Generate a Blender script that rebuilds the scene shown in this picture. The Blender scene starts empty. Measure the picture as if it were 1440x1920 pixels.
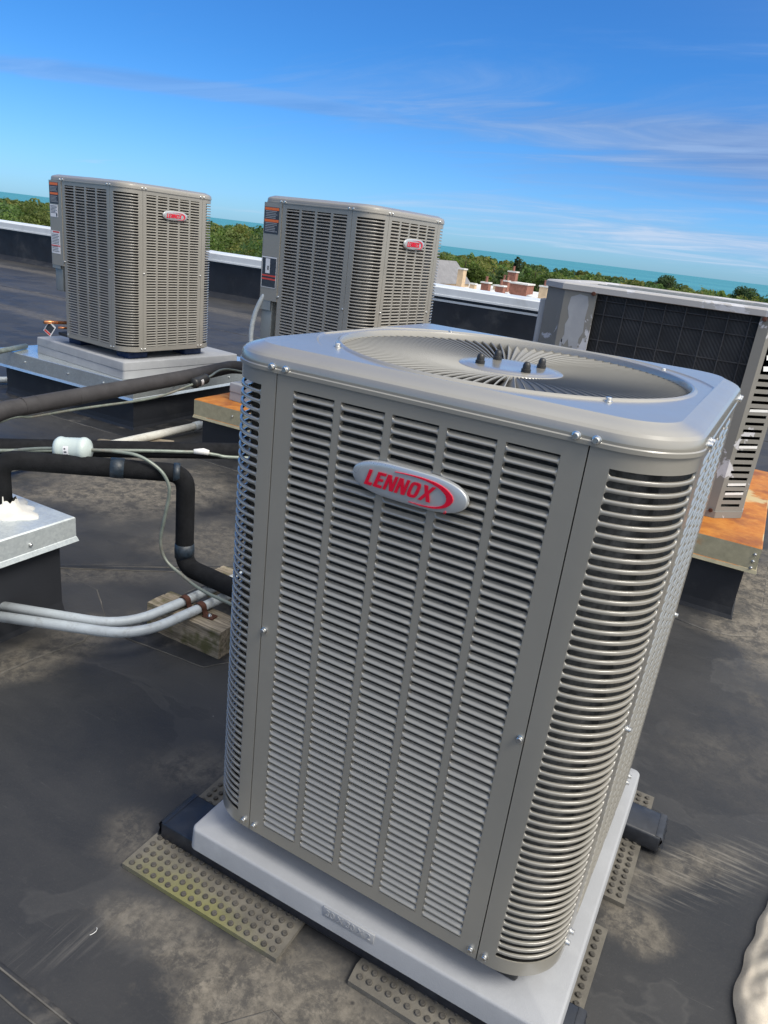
import bpy, bmesh, math, random
import numpy as np
from mathutils import Vector, Matrix
R_ = math.radians
random.seed(7); rng = np.random.default_rng(11)
S = bpy.context.scene
COL = S.collection

# ------------------------------------------------------------------ camera
cam = bpy.data.cameras.new('camera'); camo = bpy.data.objects.new('camera', cam); COL.objects.link(camo)
cam.sensor_fit = 'HORIZONTAL'; cam.sensor_width = 36; cam.lens = 34.018
cam.clip_start = .05; cam.clip_end = 120000
cr = Vector((.8720794, .47599084, .11362321)); cu = Vector((-.26235163, .25875176, .92963388)); cf = Vector((-.41309701, .84052379, -.35052905))
CAM = Vector((.39923, -1.26112, 1.25479))
camo.matrix_world = Matrix(((cr.x, cu.x, -cf.x, CAM.x), (cr.y, cu.y, -cf.y, CAM.y), (cr.z, cu.z, -cf.z, CAM.z), (0, 0, 0, 1)))
S.camera = camo

# ------------------------------------------------------------------ light
SUN_AZ, SUN_EL = 101, 52          # degrees clockwise from +y, and above the horizon
sun = bpy.data.lights.new('sun', 'SUN'); sun.energy = 2.2; sun.angle = R_(24); sun.color = (1, .94, .84)
suno = bpy.data.objects.new('sun', sun); COL.objects.link(suno)
sd = Vector((math.sin(R_(SUN_AZ)) * math.cos(R_(SUN_EL)), math.cos(R_(SUN_AZ)) * math.cos(R_(SUN_EL)), math.sin(R_(SUN_EL))))
suno.rotation_euler = sd.to_track_quat('Z', 'Y').to_euler()
S.view_settings.view_transform = 'Standard'; S.view_settings.look = 'None'
S.view_settings.exposure = 0.70; S.view_settings.gamma = 1.0


class NT:
    """small node-tree helper"""
    def __init__(s, tree):
        s.t = tree; tree.nodes.clear()
    def n(s, kind, **kw):
        nd = s.t.nodes.new(kind)
        for k, v in kw.items():
            setattr(nd, k, v)
        return nd
    def l(s, a, b):
        s.t.links.new(a, b)
    def put(s, sock, v):
        if isinstance(v, bpy.types.NodeSocket): s.l(v, sock)
        elif v is not None: sock.default_value = v
    def math(s, op, a, b=None, clamp=False):
        nd = s.n('ShaderNodeMath', operation=op, use_clamp=clamp); s.put(nd.inputs[0], a)
        if b is not None: s.put(nd.inputs[1], b)
        return nd.outputs[0]
    def rng(s, v, a, b, c=0., d=1., smooth=False):
        nd = s.n('ShaderNodeMapRange', interpolation_type='SMOOTHSTEP' if smooth else 'LINEAR')
        s.put(nd.inputs[0], v)
        for i, x in enumerate((a, b, c, d)): s.put(nd.inputs[i + 1], x)
        return nd.outputs[0]
    def mix(s, f, a, b, blend='MIX'):
        nd = s.n('ShaderNodeMix', data_type='RGBA', blend_type=blend)
        s.put(nd.inputs[0], f); s.put(nd.inputs[6], c4(a)); s.put(nd.inputs[7], c4(b))
        return nd.outputs[2]
    def noise(s, vec, scale, detail=4, rough=.55, dist=0., out=0):
        nd = s.n('ShaderNodeTexNoise'); s.put(nd.inputs['Vector'], vec)
        nd.inputs['Scale'].default_value = scale; nd.inputs['Detail'].default_value = detail
        nd.inputs['Roughness'].default_value = rough; nd.inputs['Distortion'].default_value = dist
        return nd.outputs[out]
    def mapping(s, vec, loc=(0, 0, 0), rot=(0, 0, 0), sc=(1, 1, 1), kind='POINT'):
        nd = s.n('ShaderNodeMapping', vector_type=kind); s.l(vec, nd.inputs[0])
        nd.inputs[1].default_value = loc; nd.inputs[2].default_value = rot; nd.inputs[3].default_value = sc
        return nd.outputs[0]


def c4(c):
    if isinstance(c, (tuple, list)): return tuple(c) + (1.,) if len(c) == 3 else tuple(c)
    return c


# ------------------------------------------------------------------ sky
W = bpy.data.worlds.new('World'); S.world = W; W.use_nodes = True
g = NT(W.node_tree)
sky = g.n('ShaderNodeTexSky', sky_type='NISHITA'); sky.sun_disc = False
sky.sun_elevation = R_(SUN_EL); sky.sun_rotation = R_(SUN_AZ); sky.altitude = 50
sky.air_density = 1.0; sky.dust_density = .25; sky.ozone_density = 2.0
tc = g.n('ShaderNodeTexCoord')
sep = g.n('ShaderNodeSeparateXYZ'); g.l(tc.outputs['Generated'], sep.inputs[0])
zc_ = g.math('ADD', g.math('MAXIMUM', sep.outputs[2], 0.), .10)
cmb = g.n('ShaderNodeCombineXYZ')
g.l(g.math('DIVIDE', sep.outputs[0], zc_), cmb.inputs[0]); g.l(g.math('DIVIDE', sep.outputs[1], zc_), cmb.inputs[1])
plane = cmb.outputs[0]
fib = g.noise(g.mapping(plane, loc=(.4, .9, 0), rot=(0, 0, R_(14)), sc=(.60, 1.9, 1)), 1.0, 8, .62, 1.2)
blob = g.noise(g.mapping(plane, loc=(3.1, 1.7, 0), rot=(0, 0, R_(20)), sc=(.35, .8, 1)), 1.0, 4, .5, .4)
edge = g.math('ADD', g.math('MULTIPLY', g.math('SUBTRACT', fib, .5), 1.7), g.math('MULTIPLY', g.math('SUBTRACT', blob, .5), 1.2))


def bank(cx, cy, rx, ry, ro, am, soft=.75):
    """one streaky bank of thin cloud in the cloud layer"""
    d = g.n('ShaderNodeVectorMath', operation='LENGTH')
    g.l(g.mapping(plane, loc=(cx, cy, 0), rot=(0, 0, R_(ro)), sc=(rx, ry, 1), kind='TEXTURE'), d.inputs[0])
    return g.rng(g.math('SUBTRACT', d.outputs['Value'], edge), 1.15, 1.15 - soft, 0., am, True)


low = g.rng(sep.outputs[2], .02, .20, 1., 0., True)
cov = g.math('MAXIMUM', bank(.15, 4.35, 2.35, 1.15, 14, .97, .95), bank(-2.75, 3.15, 1.6, .20, 36, .42))
cov = g.math('MAXIMUM', cov, g.math('MULTIPLY', bank(.6, 4.6, 3.2, 1.9, 14, .92, 1.2), g.rng(blob, .3, .6, .6, 1.)))
cov = g.math('MAXIMUM', cov, bank(.6, 7.4, 5.4, 1.6, 8, .96, 1.2))
cov = g.math('MAXIMUM', cov, bank(.5, 2.4, 1.3, .35, 25, .7))
cov = g.math('MAXIMUM', cov, g.rng(g.math('ADD', fib, g.math('MULTIPLY', blob, .6)), .92, 1.12, 0., .35, True))
dt = g.n('ShaderNodeVectorMath', operation='DOT_PRODUCT'); g.l(tc.outputs['Generated'], dt.inputs[0])
dt.inputs[1].default_value = sd
veil = g.rng(dt.outputs['Value'], -.10, .95, 0., 1., True)       # the thin cloud veil thickens towards the hazy sun
cov = g.math('MAXIMUM', cov, g.math('MULTIPLY', g.rng(veil, 0., .55), g.rng(fib, .25, .62, .6, 1., True)))
tint = g.mix(1.0, sky.outputs[0], g.mix(low, (.185, .50, .90), (.275, .54, .98)), 'MULTIPLY')
ccol = g.mix(g.rng(fib, .36, .62), (1.0, 1.85, 3.8), (1.75, 2.75, 4.7))
ccol = g.mix(g.rng(sep.outputs[2], .03, .10, 1., 0., True), ccol, g.mix(g.rng(fib, .38, .62), (2.2, 3.4, 5.1), (3.5, 4.3, 5.5)))
ccol = g.mix(veil, ccol, (9.6, 9.4, 9.0))
skymix = g.mix(cov, tint, ccol)
bg = g.n('ShaderNodeBackground'); bg.inputs['Strength'].default_value = .10
g.l(skymix, bg.inputs['Color'])
wo = g.n('ShaderNodeOutputWorld'); g.l(bg.outputs[0], wo.inputs[0])

# ------------------------------------------------------------------ materials
MATS = {}


def newmat(name):
    m = bpy.data.materials.new(name); m.use_nodes = True
    t = NT(m.node_tree); o = t.n('ShaderNodeOutputMaterial'); b = t.n('ShaderNodeBsdfPrincipled')
    t.l(b.outputs[0], o.inputs[0]); MATS[name] = m
    return m, t, b


def bump(t, b, h, strength=.3, dist=.002):
    nd = t.n('ShaderNodeBump'); nd.inputs['Strength'].default_value = strength; nd.inputs['Distance'].default_value = dist
    t.l(h, nd.inputs['Height']); t.l(nd.outputs[0], b.inputs['Normal'])


def simple(name, col, rough=.5, metal=0., spec=.5, var=.12, scale=6., bs=0., bscale=80., dirt=None, dscale=5., damt=.4, rvar=.1, world=True):
    m, t, b = newmat(name)
    if name.startswith('paint'): b.inputs['Coat Weight'].default_value = 1. if name == 'paint' else .7; b.inputs['Coat Roughness'].default_value = .20; b.inputs['Coat IOR'].default_value = 1.9 if name == 'paint' else 1.6
    if world: vec = t.n('ShaderNodeNewGeometry').outputs['Position']
    else: vec = t.n('ShaderNodeTexCoord').outputs['Object']
    n = t.noise(vec, scale, 5, .6)
    lo = tuple(c * (1 - var) for c in col); hi = tuple(min(1, c * (1 + var)) for c in col)
    c = t.mix(t.rng(n, .3, .7), lo, hi)
    if dirt is not None:
        d = t.rng(t.noise(vec, dscale, 6, .65, .3), .5, .72, 0., damt, True)
        c = t.mix(d, c, dirt)
    t.put(b.inputs['Base Color'], c)
    t.put(b.inputs['Roughness'], t.rng(t.noise(vec, scale * 2.3, 4), .3, .7, max(0, rough - rvar), min(1, rough + rvar)))
    b.inputs['Metallic'].default_value = metal; b.inputs['Specular IOR Level'].default_value = spec
    if bs: bump(t, b, t.noise(vec, bscale, 4), bs)
    return m


simple('paint', (.250, .237, .203), .34, 0, .5, .05, 3, .012, 900, dirt=(.20, .19, .165), dscale=5, damt=.35, rvar=.06)
simple('fin_paint', (.25, .248, .235), .5, 0, .4, .05, 3)
simple('paint_b', (.268, .255, .226), .42, 0, .45, .05, 3, .012, 900, dirt=(.18, .17, .155), dscale=7, damt=.25, rvar=.05)
simple('zinc', (.72, .72, .70), .28, 1, .5, .1, 60)
simple('black_plastic', (.018, .019, .02), .45, 0, .5, .2, 20)
simple('coil_metal', (.075, .080, .085), .42, .45, .5, .5, 90, .2, 300)
simple('dark_pan', (.03, .03, .03), .7, 0, .3, .2, 5)
simple('badge_silver', (.52, .54, .55), .34, .55, .5, .03, 9)
simple('red_paint', (.62, .004, .030), .3, 0, .5, .05, 30)
simple('pad_grey', (.318, .328, .344), .62, 0, .35, .05, 14, .25, 420, dirt=(.42, .43, .44), dscale=11, damt=.35)
simple('bitumen', (.016, .019, .026), .38, 0, .5, .3, 16, .5, 30, dirt=(.05, .055, .065), dscale=14, damt=.5)
simple('membrane_wall', (.021, .023, .028), .55, 0, .32, .25, 2.2, .3, 6, dirt=(.075, .075, .075), dscale=2.4, damt=.55)
simple('insulation', (.011, .0115, .013), .85, 0, .15, .3, 25, .6, 240)
simple('insulation_grey', (.045, .043, .045), .72, 0, .3, .2, 12, .4, 60)
simple('tape_blue', (.012, .022, .034), .5, 0, .6, .5, 70, .8, 60)
simple('copper_green', (.20, .23, .20), .45, .3, .5, .25, 24, 0, 80, dirt=(.20, .12, .09), dscale=6, damt=.6)
simple('copper', (.62, .26, .12), .32, .9, .5, .2, 30)
simple('filter_green', (.47, .54, .52), .35, 0, .5, .03, 20)
simple('conduit', (.43, .475, .505), .50, .08, .5, .1, 14, 0, 80, dirt=(.22, .21, .2), dscale=30, damt=.5)
simple('lap_edge', (.105, .100, .092), .8, 0, .2, .45, 12)
simple('patch_membrane', (.024, .0255, .0285), .6, 0, .35, .35, 7, .3, 30, dirt=(.15, .137, .118), dscale=6, damt=.7)
simple('bare_rubber', (.075, .070, .062), .8, 0, .25, .4, 60)
simple('old_pipe', (.60, .60, .55), .6, 0, .4, .08, 9, 0, 80, dirt=(.32, .27, .2), dscale=9, damt=.5)
simple('sealant', (.62, .61, .57), .6, 0, .4, .06, 30, .9, 45, dirt=(.5, .47, .42), dscale=14, damt=.4)
simple('white_plastic', (.72, .72, .70), .45, 0, .5, .05, 20)
simple('strap_rust', (.085, .035, .024), .75, .2, .3, .4, 60, .6, 120)
simple('blue_foot', (.006, .022, .075), .5, 0, .4, .2, 20)
simple('elec_dark', (.055, .057, .062), .5, .3, .5, .3, 30)
simple('elec_grey', (.26, .28, .28), .45, .2, .5, .08, 8)
simple('coping', (.68, .70, .71), .36, .05, .5, .05, 2, .1, 4, dirt=(.38, .38, .36), dscale=1.4, damt=.4)
simple('label_dark', (.04, .045, .055), .4, 0, .5, .3, 90)
simple('label_white', (.72, .72, .74), .5, 0, .5, .06, 60)
simple('label_orange', (.75, .16, .035), .45, 0, .5, .08, 60)
simple('label_red', (.62, .07, .05), .45, 0, .5, .08, 60)
simple('print_grey', (.33, .34, .36), .5, 0, .5, .2, 200)
simple('brick_red', (.25, .115, .085), .85, 0, .3, .25, 3)
simple('stone_tan', (.55, .42, .28), .85, 0, .3, .12, 2)
simple('flat_white', (.62, .62, .60), .8, 0, .3, .1, .25, dirt=(.38, .37, .35), dscale=.3, damt=.6)
simple('slate', (.20, .20, .21), .8, 0, .3, .15, 1.5)
simple('bark', (.06, .045, .032), .9, 0, .2, .3, 2)
simple('ground_far', (.05, .07, .03), .95, 0, .1, .4, .05)


def old_paint(name='old_paint', a=(.19, .185, .165), bb=(.235, .225, .205)):
    m, t, b = newmat(name)
    vec = t.n('ShaderNodeNewGeometry').outputs['Position']
    n = t.noise(vec, 5.5, 6, .62, .6)
    peel = t.rng(n, .585, .60)
    base = t.mix(t.rng(t.noise(vec, 3, 4), .3, .7), a, bb)
    c = t.mix(peel, base, t.mix(t.noise(vec, 40, 3), (.40, .40, .42), (.60, .60, .62)))
    t.put(b.inputs['Base Color'], c); b.inputs['Roughness'].default_value = .55; b.inputs['Specular IOR Level'].default_value = .35
    bump(t, b, peel, .35, -.001)


def galvanised(name='galvanised', metal=.5, r0=.36, r1=.50):
    m, t, b = newmat(name)
    vec = t.n('ShaderNodeNewGeometry').outputs['Position']
    v = t.n('ShaderNodeTexVoronoi'); t.l(vec, v.inputs['Vector']); v.inputs['Scale'].default_value = 130
    sp = t.n('ShaderNodeSeparateColor'); t.l(v.outputs['Color'], sp.inputs[0])
    c = t.mix(t.rng(sp.outputs[0], 0, 1), (.54, .59, .60), (.64, .69, .69))
    c = t.mix(t.rng(t.noise(vec, 5, 6, .65), .5, .75, 0, .5), c, (.42, .43, .42))
    t.put(b.inputs['Base Color'], c); b.inputs['Metallic'].default_value = metal
    t.put(b.inputs['Roughness'], t.rng(sp.outputs[1], 0, 1, r0, r1))
    bump(t, b, t.noise(vec, 7, 3), .12, .01)


def rusty():
    m, t, b = newmat('rusty')
    geo = t.n('ShaderNodeNewGeometry'); vec = geo.outputs['Position']
    n = t.noise(t.mapping(vec, loc=(.35, .2, 0)), 2.2, 6, .58, .4); f = t.noise(vec, 26, 5, .7)
    rust = t.mix(t.rng(f, .3, .7), (.42, .135, .022), (.56, .24, .05))
    rust = t.mix(t.rng(t.noise(vec, 6, 5, .6), .46, .66, 0, .85), rust, (.24, .075, .028))
    gal = t.mix(t.rng(f, .3, .7), (.30, .28, .19), (.42, .38, .26))
    sz = t.n('ShaderNodeSeparateXYZ'); t.l(geo.outputs['Normal'], sz.inputs[0])
    gal = t.mix(t.rng(sz.outputs[2], .4, .8), gal, (.50, .40, .22))
    sep_ = t.n('ShaderNodeSeparateXYZ'); t.l(geo.outputs['Normal'], sep_.inputs[0])
    up = t.rng(sep_.outputs[2], .4, .8, -.22, .05)
    k = t.rng(t.math('ADD', n, up), .405, .47, 0, 1, True)
    t.put(b.inputs['Base Color'], t.mix(k, gal, rust)); b.inputs['Roughness'].default_value = .6
    b.inputs['Metallic'].default_value = .15; b.inputs['Specular IOR Level'].default_value = .35
    bump(t, b, f, .3, .002)


def wood():
    m, t, b = newmat('weathered_wood')
    vec = t.n('ShaderNodeTexCoord').outputs['Object']
    s = t.mapping(vec, sc=(3, 60, 60)); n = t.noise(s, 1.6, 6, .65, .4)
    c = t.mix(t.rng(n, .3, .72), (.085, .070, .050), (.44, .375, .285))
    c = t.mix(t.rng(t.noise(vec, 14, 4), .48, .66, 0, .8, True), c, (.075, .078, .026))
    t.put(b.inputs['Base Color'], c); b.inputs['Roughness'].default_value = .85; b.inputs['Specular IOR Level'].default_value = .2
    bump(t, b, n, .8, .004)


def canvas():
    m, t, b = newmat('canvas')
    vec = t.n('ShaderNodeNewGeometry').outputs['Position']
    w = t.noise(t.mapping(vec, rot=(0, 0, .5), sc=(900, 350, 400)), 1, 2)
    c = t.mix(t.rng(t.noise(vec, 9, 6, .65), .35, .7), (.62, .56, .46), (.40, .35, .29))
    c = t.mix(t.rng(w, .35, .65, 0, .3), c, (.70, .66, .58))
    t.put(b.inputs['Base Color'], c); b.inputs['Roughness'].default_value = .95; b.inputs['Specular IOR Level'].default_value = .1
    bump(t, b, w, .35, .002)


def rubber_mat():
    m, t, b = newmat('rubber_mat')
    vec = t.n('ShaderNodeNewGeometry').outputs['Position']
    c = t.mix(t.rng(t.noise(vec, 16, 6, .65), .3, .7), (.095, .089, .078), (.17, .158, .134))
    sx = t.n('ShaderNodeSeparateXYZ'); t.l(vec, sx.inputs[0])
    d = t.n('ShaderNodeVectorMath', operation='LENGTH')
    t.l(t.mapping(vec, loc=(-.30, -.47, 0), rot=(0, 0, -.12), sc=(.22, .075, 1), kind='TEXTURE'), d.inputs[0])
    e = t.rng(t.math('ADD', d.outputs['Value'], t.math('MULTIPLY', t.noise(vec, 22, 4), .9)), 1.6, .65, 0, .62, True)
    c = t.mix(e, c, (.20, .20, .06))
    t.put(b.inputs['Base Color'], c); b.inputs['Roughness'].default_value = .85; b.inputs['Specular IOR Level'].default_value = .25
    bump(t, b, t.noise(vec, 120, 5, .7), .5, .002)


def roof_membrane():
    m, t, b = newmat('roof_membrane')
    vec = t.n('ShaderNodeNewGeometry').outputs['Position']
    wob = t.math('ADD', t.math('MULTIPLY', t.noise(vec, 5, 8, .72), .72), t.math('MULTIPLY', t.noise(vec, 34, 6, .7), .28)); fine = t.noise(vec, 40, 5, .7); big = t.noise(vec, .9, 4, .55)
    med = t.noise(t.mapping(vec, rot=(0, 0, .3), sc=(1, 2.2, 1)), 2.6, 6, .65, .4)
    base = t.mix(t.rng(med, .3, .7), (.017, .0185, .0215), (.031, .032, .0345))
    base = t.mix(t.rng(t.noise(vec, 210, 4, .75), .56, .72, 0, .35), base, (.080, .078, .075))
    base = t.mix(t.rng(t.noise(vec, 75, 6, .8), .55, .70, 0, .40), base, (.022, .024, .028))
    c = t.mix(t.rng(big, .42, .66, 0, .35, True), base, (.064, .061, .056))
    spots = [  # cx, cy, rx, ry, rotation, softness, amount
        (-.28, -.52, .20, .06, .10, .6, .75), (-.02, -.52, .24, .13, .25, .55, 1.0), (.20, -.62, .25, .12, 0, .6, .8),
        (-2.1, 1.12, .62, .42, .7, .7, .85), (-1.35, .95, .45, .30, .5, .8, .55), (-1.55, .40, .34, .10, .7, .8, .45), (-1.25, .0, .12, .34, -.1, .7, .6),
        (.70, 2.05, .26, .85, 0, .7, 1.1), (.58, 1.62, .20, .14, .2, .6, .85), (.50, .22, .26, .06, .85, .8, .55), (.45, .02, .10, .07, 0, .7, .7),
        (-.57, -.15, .16, .10, .6, .9, .42), (-.52, -.40, .10, .10, .4, .8, .40), (-2.55, 1.45, .5, .2, .9, .8, .6),
        (-11.8, 7.7, 3.0, .25, .05, .8, .5), (-6.5, 7.2, 2.4, .3, -.1, .8, .45), (-9, 5.6, 2.8, .22, .1, .8, .4), (-6.6, 4.3, 1.6, .2, -.1, .8, .45),
        (.95, .9, .6, .35, .4, .9, .3)]
    tot = None
    for cx, cy, rx, ry, ro, so, am in spots:
        d = t.n('ShaderNodeVectorMath', operation='LENGTH')
        t.l(t.mapping(vec, loc=(cx, cy, 0), rot=(0, 0, ro), sc=(rx, ry, 1000), kind='TEXTURE'), d.inputs[0])
        e = t.math('ADD', d.outputs['Value'], t.math('MULTIPLY', t.math('SUBTRACT', wob, .5), 2.4))
        e = t.rng(e, 1.15, 1.15 - so, 0, am * .85, True)
        tot = e if tot is None else t.math('MAXIMUM', tot, e)
    dust = t.mix(t.rng(fine, .35, .68), (.100, .089, .073), (.265, .235, .188))
    c = t.mix(t.math('MULTIPLY', tot, t.rng(t.noise(vec, 17, 9, .8, .3), .41, .55, .30, 1., True)), c, dust)
    # scuffed, scraped streaks
    st = t.noise(t.mapping(vec, rot=(0, 0, R_(-52)), sc=(6, 90, 1)), 1.0, 5, .7)
    dm = t.n('ShaderNodeVectorMath', operation='LENGTH')
    t.l(t.mapping(vec, loc=(.56, .26, 0), rot=(0, 0, R_(50)), sc=(.26, .09, 1000), kind='TEXTURE'), dm.inputs[0])
    sm = t.math('MULTIPLY', t.rng(dm.outputs['Value'], 1.2, .3, 0, 1, True), t.rng(st, .50, .68, 0, .5))
    c = t.mix(sm, c, (.34, .315, .27))
    st2 = t.noise(t.mapping(vec, rot=(0, 0, R_(64)), sc=(70, 3, 1)), 1.0, 4, .7)
    dm2 = t.n('ShaderNodeVectorMath', operation='LENGTH')
    t.l(t.mapping(vec, loc=(-.43, -.60, 0), rot=(0, 0, R_(64)), sc=(.14, .045, 1000), kind='TEXTURE'), dm2.inputs[0])
    c = t.mix(t.math('MULTIPLY', t.rng(dm2.outputs['Value'], 1.3, .4, 0, 1, True), t.rng(st2, .5, .7, 0, .5)), c, (.17, .16, .145))
    pond = t.noise(vec, 1.7, 5, .55, .6)
    ringm = t.math('MULTIPLY', t.rng(t.math('ABSOLUTE', t.math('SUBTRACT', pond, .5)), .010, .0), t.rng(t.noise(vec, 2.3, 3), .45, .6))
    c = t.mix(t.math('MULTIPLY', ringm, .10), c, (.15, .145, .135))
    c = t.mix(t.rng(pond, .49, .50, 0, .15), c, (.085, .083, .080))
    # dark oily specks and pale chips
    vo = t.n('ShaderNodeTexVoronoi'); t.l(vec, vo.inputs['Vector']); vo.inputs['Scale'].default_value = 9
    c = t.mix(t.math('MULTIPLY', t.rng(vo.outputs['Distance'], .022, .012), t.rng(t.noise(vec, 3, 2), .5, .6)), c, (.50, .49, .47))
    vo2 = t.n('ShaderNodeTexVoronoi'); t.l(vec, vo2.inputs['Vector']); vo2.inputs['Scale'].default_value = 55
    c = t.mix(t.math('MULTIPLY', t.math('MULTIPLY', t.rng(vo2.outputs['Distance'], .30, .12), t.rng(t.noise(vec, 9, 3), .52, .62)), tot), c, (.028, .026, .026))
    # faint pale scratches
    sc_ = t.noise(t.mapping(vec, rot=(0, 0, .9), sc=(2, 22, 1)), 3.0, 8, .75, 1.2)
    c = t.mix(t.rng(sc_, .62, .74, 0, .35), c, (.17, .165, .16))
    t.put(b.inputs['Base Color'], c)
    t.put(b.inputs['Roughness'], t.math('ADD', t.rng(med, .3, .7, .48, .66), t.math('MULTIPLY', tot, .22)))
    b.inputs['Specular IOR Level'].default_value = .42
    bump(t, b, t.math('ADD', t.math('MULTIPLY', wob, .7), t.math('MULTIPLY', fine, .25)), .35, .006)


def foliage(name):
    m, t, b = newmat(name)
    vc = t.n('ShaderNodeVertexColor', layer_name='tint')
    t.put(b.inputs['Base Color'], vc.outputs[0]); b.inputs['Roughness'].default_value = .75; b.inputs['Specular IOR Level'].default_value = .15
    tr = t.n('ShaderNodeBsdfTranslucent'); t.l(t.mix(1., vc.outputs[0], (1.3, 1.5, .8), 'MULTIPLY'), tr.inputs[0])
    mx = t.n('ShaderNodeMixShader'); mx.inputs[0].default_value = .42
    t.l(b.outputs[0], mx.inputs[1]); t.l(tr.outputs[0], mx.inputs[2])
    t.l(mx.outputs[0], t.t.nodes['Material Output'].inputs[0])


def lake_water():
    m, t, b = newmat('lake_water')
    vec = t.n('ShaderNodeNewGeometry').outputs['Position']
    n = t.noise(t.mapping(vec, rot=(0, 0, .43), sc=(.0006, .004, 1)), 1, 5, .6)
    t.put(b.inputs['Base Color'], t.mix(t.rng(n, .35, .65), (.050, .200, .270), (.065, .235, .295)))
    b.inputs['Roughness'].default_value = .8; b.inputs['Specular IOR Level'].default_value = .05


galvanised('new_galvanised', .68, .18, .26)
old_paint('worn_rim', (.36, .35, .34), (.44, .43, .42))
for f_ in (old_paint, galvanised, rusty, wood, canvas, rubber_mat, roof_membrane, lake_water): f_()
foliage('foliage')


# ------------------------------------------------------------------ object helpers
def mesh(name, verts, faces, mat, smooth=False):
    me = bpy.data.meshes.new(name); me.from_pydata([tuple(v) for v in verts], [], faces); me.update()
    if mat: me.materials.append(MATS[mat])
    if smooth:
        me.polygons.foreach_set('use_smooth', [True] * len(me.polygons))
        if smooth != 'all': me.set_sharp_from_angle(angle=R_(38) if smooth is True else R_(smooth))
    return me


def put(name, me, parent=None, loc=(0, 0, 0), rot=(0, 0, 0), label=None, cat=None, group=None, kind=None):
    o = bpy.data.objects.new(name, me); COL.objects.link(o)
    o.location = loc; o.rotation_euler = rot
    if parent is not None: o.parent = parent
    for k, v in (('label', label), ('category', cat), ('group', group), ('kind', kind)):
        if v: o[k] = v
    return o


def thing(name, label, cat, loc=(0, 0, 0), rotz=0., group=None):
    return put(name, None, None, loc, (0, 0, rotz), label, cat, group)


class MB:
    def __init__(s): s.v = []; s.f = []
    def add(s, vs, fs):
        o = len(s.v); s.v += [tuple(v) for v in vs]; s.f += [[i + o for i in f] for f in fs]
        return s
    def box(s, x0, x1, y0, y1, z0, z1):
        return s.add([(x0, y0, z0), (x1, y0, z0), (x1, y1, z0), (x0, y1, z0), (x0, y0, z1), (x1, y0, z1), (x1, y1, z1), (x0, y1, z1)],
                     [(0, 3, 2, 1), (4, 5, 6, 7), (0, 1, 5, 4), (1, 2, 6, 5), (2, 3, 7, 6), (3, 0, 4, 7)])
    def rings(s, rings, closed=True, cap0=False, cap1=False):
        n = len(rings[0]); vs = [p for r in rings for p in r]; fs = []
        for i in range(len(rings) - 1):
            for j in range(n if closed else n - 1):
                k = (j + 1) % n
                fs.append((i * n + j, i * n + k, (i + 1) * n + k, (i + 1) * n + j))
        if cap0: fs.append(tuple(range(n - 1, -1, -1)))
        if cap1: fs.append(tuple((len(rings) - 1) * n + j for j in range(n)))
        return s.add(vs, fs)
    def lathe(s, prof, c=(0, 0, 0), n=16, axis='Z', cap=True):
        rs = []
        for r, h in prof:
            ring = []
            for j in range(n):
                a = 2 * math.pi * j / n; u, v = r * math.cos(a), r * math.sin(a)
                p = {'Z': (u, v, h), 'Y': (u, -h, v), 'X': (h, u, v)}[axis]
                ring.append((p[0] + c[0], p[1] + c[1], p[2] + c[2]))
            rs.append(ring)
        return s.rings(rs, True, cap, cap)
    def tube(s, pts, r, n=12, cap=True):
        pts = [Vector(p) for p in pts]; rs = []; up = None
        for i, p in enumerate(pts):
            d = (pts[min(i + 1, len(pts) - 1)] - pts[max(i - 1, 0)]).normalized()
            if up is None: up = Vector((0, 0, 1)) if abs(d.z) < .9 else Vector((1, 0, 0))
            up = (up - d * up.dot(d)).normalized(); sd_ = d.cross(up)
            rr = r[i] if isinstance(r, (list, tuple)) else r
            rs.append([p + (up * math.cos(2 * math.pi * j / n) + sd_ * math.sin(2 * math.pi * j / n)) * rr for j in range(n)])
        return s.rings(rs, True, cap, cap)
    def me(s, name, mat, smooth=False): return mesh(name, s.v, s.f, mat, smooth)


def fillet(pts, rad, n=7):
    """round the corners of a polyline"""
    pts = [Vector(p) for p in pts]; out = [pts[0]]
    for i in range(1, len(pts) - 1):
        a, b, c = pts[i - 1], pts[i], pts[i + 1]
        d0 = (a - b); d1 = (c - b); r = min(rad, d0.length * .48, d1.length * .48)
        p0 = b + d0.normalized() * r; p1 = b + d1.normalized() * r
        for k in range(n + 1):
            t = k / n; out.append((p0 * (1 - t) + b * t) * (1 - t) + (b * (1 - t) + p1 * t) * t)
    out.append(pts[-1]); return out


def spline(pts, n=6):
    P = [Vector(p) for p in pts]; out = []
    for i in range(len(P) - 1):
        p0, p1, p2, p3 = P[max(i - 1, 0)], P[i], P[i + 1], P[min(i + 2, len(P) - 1)]
        for k in range(n):
            t = k / n
            out.append(.5 * ((2 * p1) + (p2 - p0) * t + (2 * p0 - 5 * p1 + 4 * p2 - p3) * t * t + (3 * p1 - p0 - 3 * p2 + p3) * t ** 3))
    out.append(P[-1]); return out


def bevel(me, w=.004, seg=2, ang=40):
    bm = bmesh.new(); bm.from_mesh(me); bmesh.ops.remove_doubles(bm, verts=bm.verts, dist=1e-6)
    es = [e for e in bm.edges if len(e.link_faces) == 2 and e.calc_face_angle(0) > R_(ang)]
    bmesh.ops.bevel(bm, geom=es, offset=w, segments=seg, affect='EDGES', profile=.5)
    bm.to_mesh(me); bm.free()
    me.polygons.foreach_set('use_smooth', [True] * len(me.polygons)); me.set_sharp_from_angle(angle=R_(50))
    return me


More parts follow.
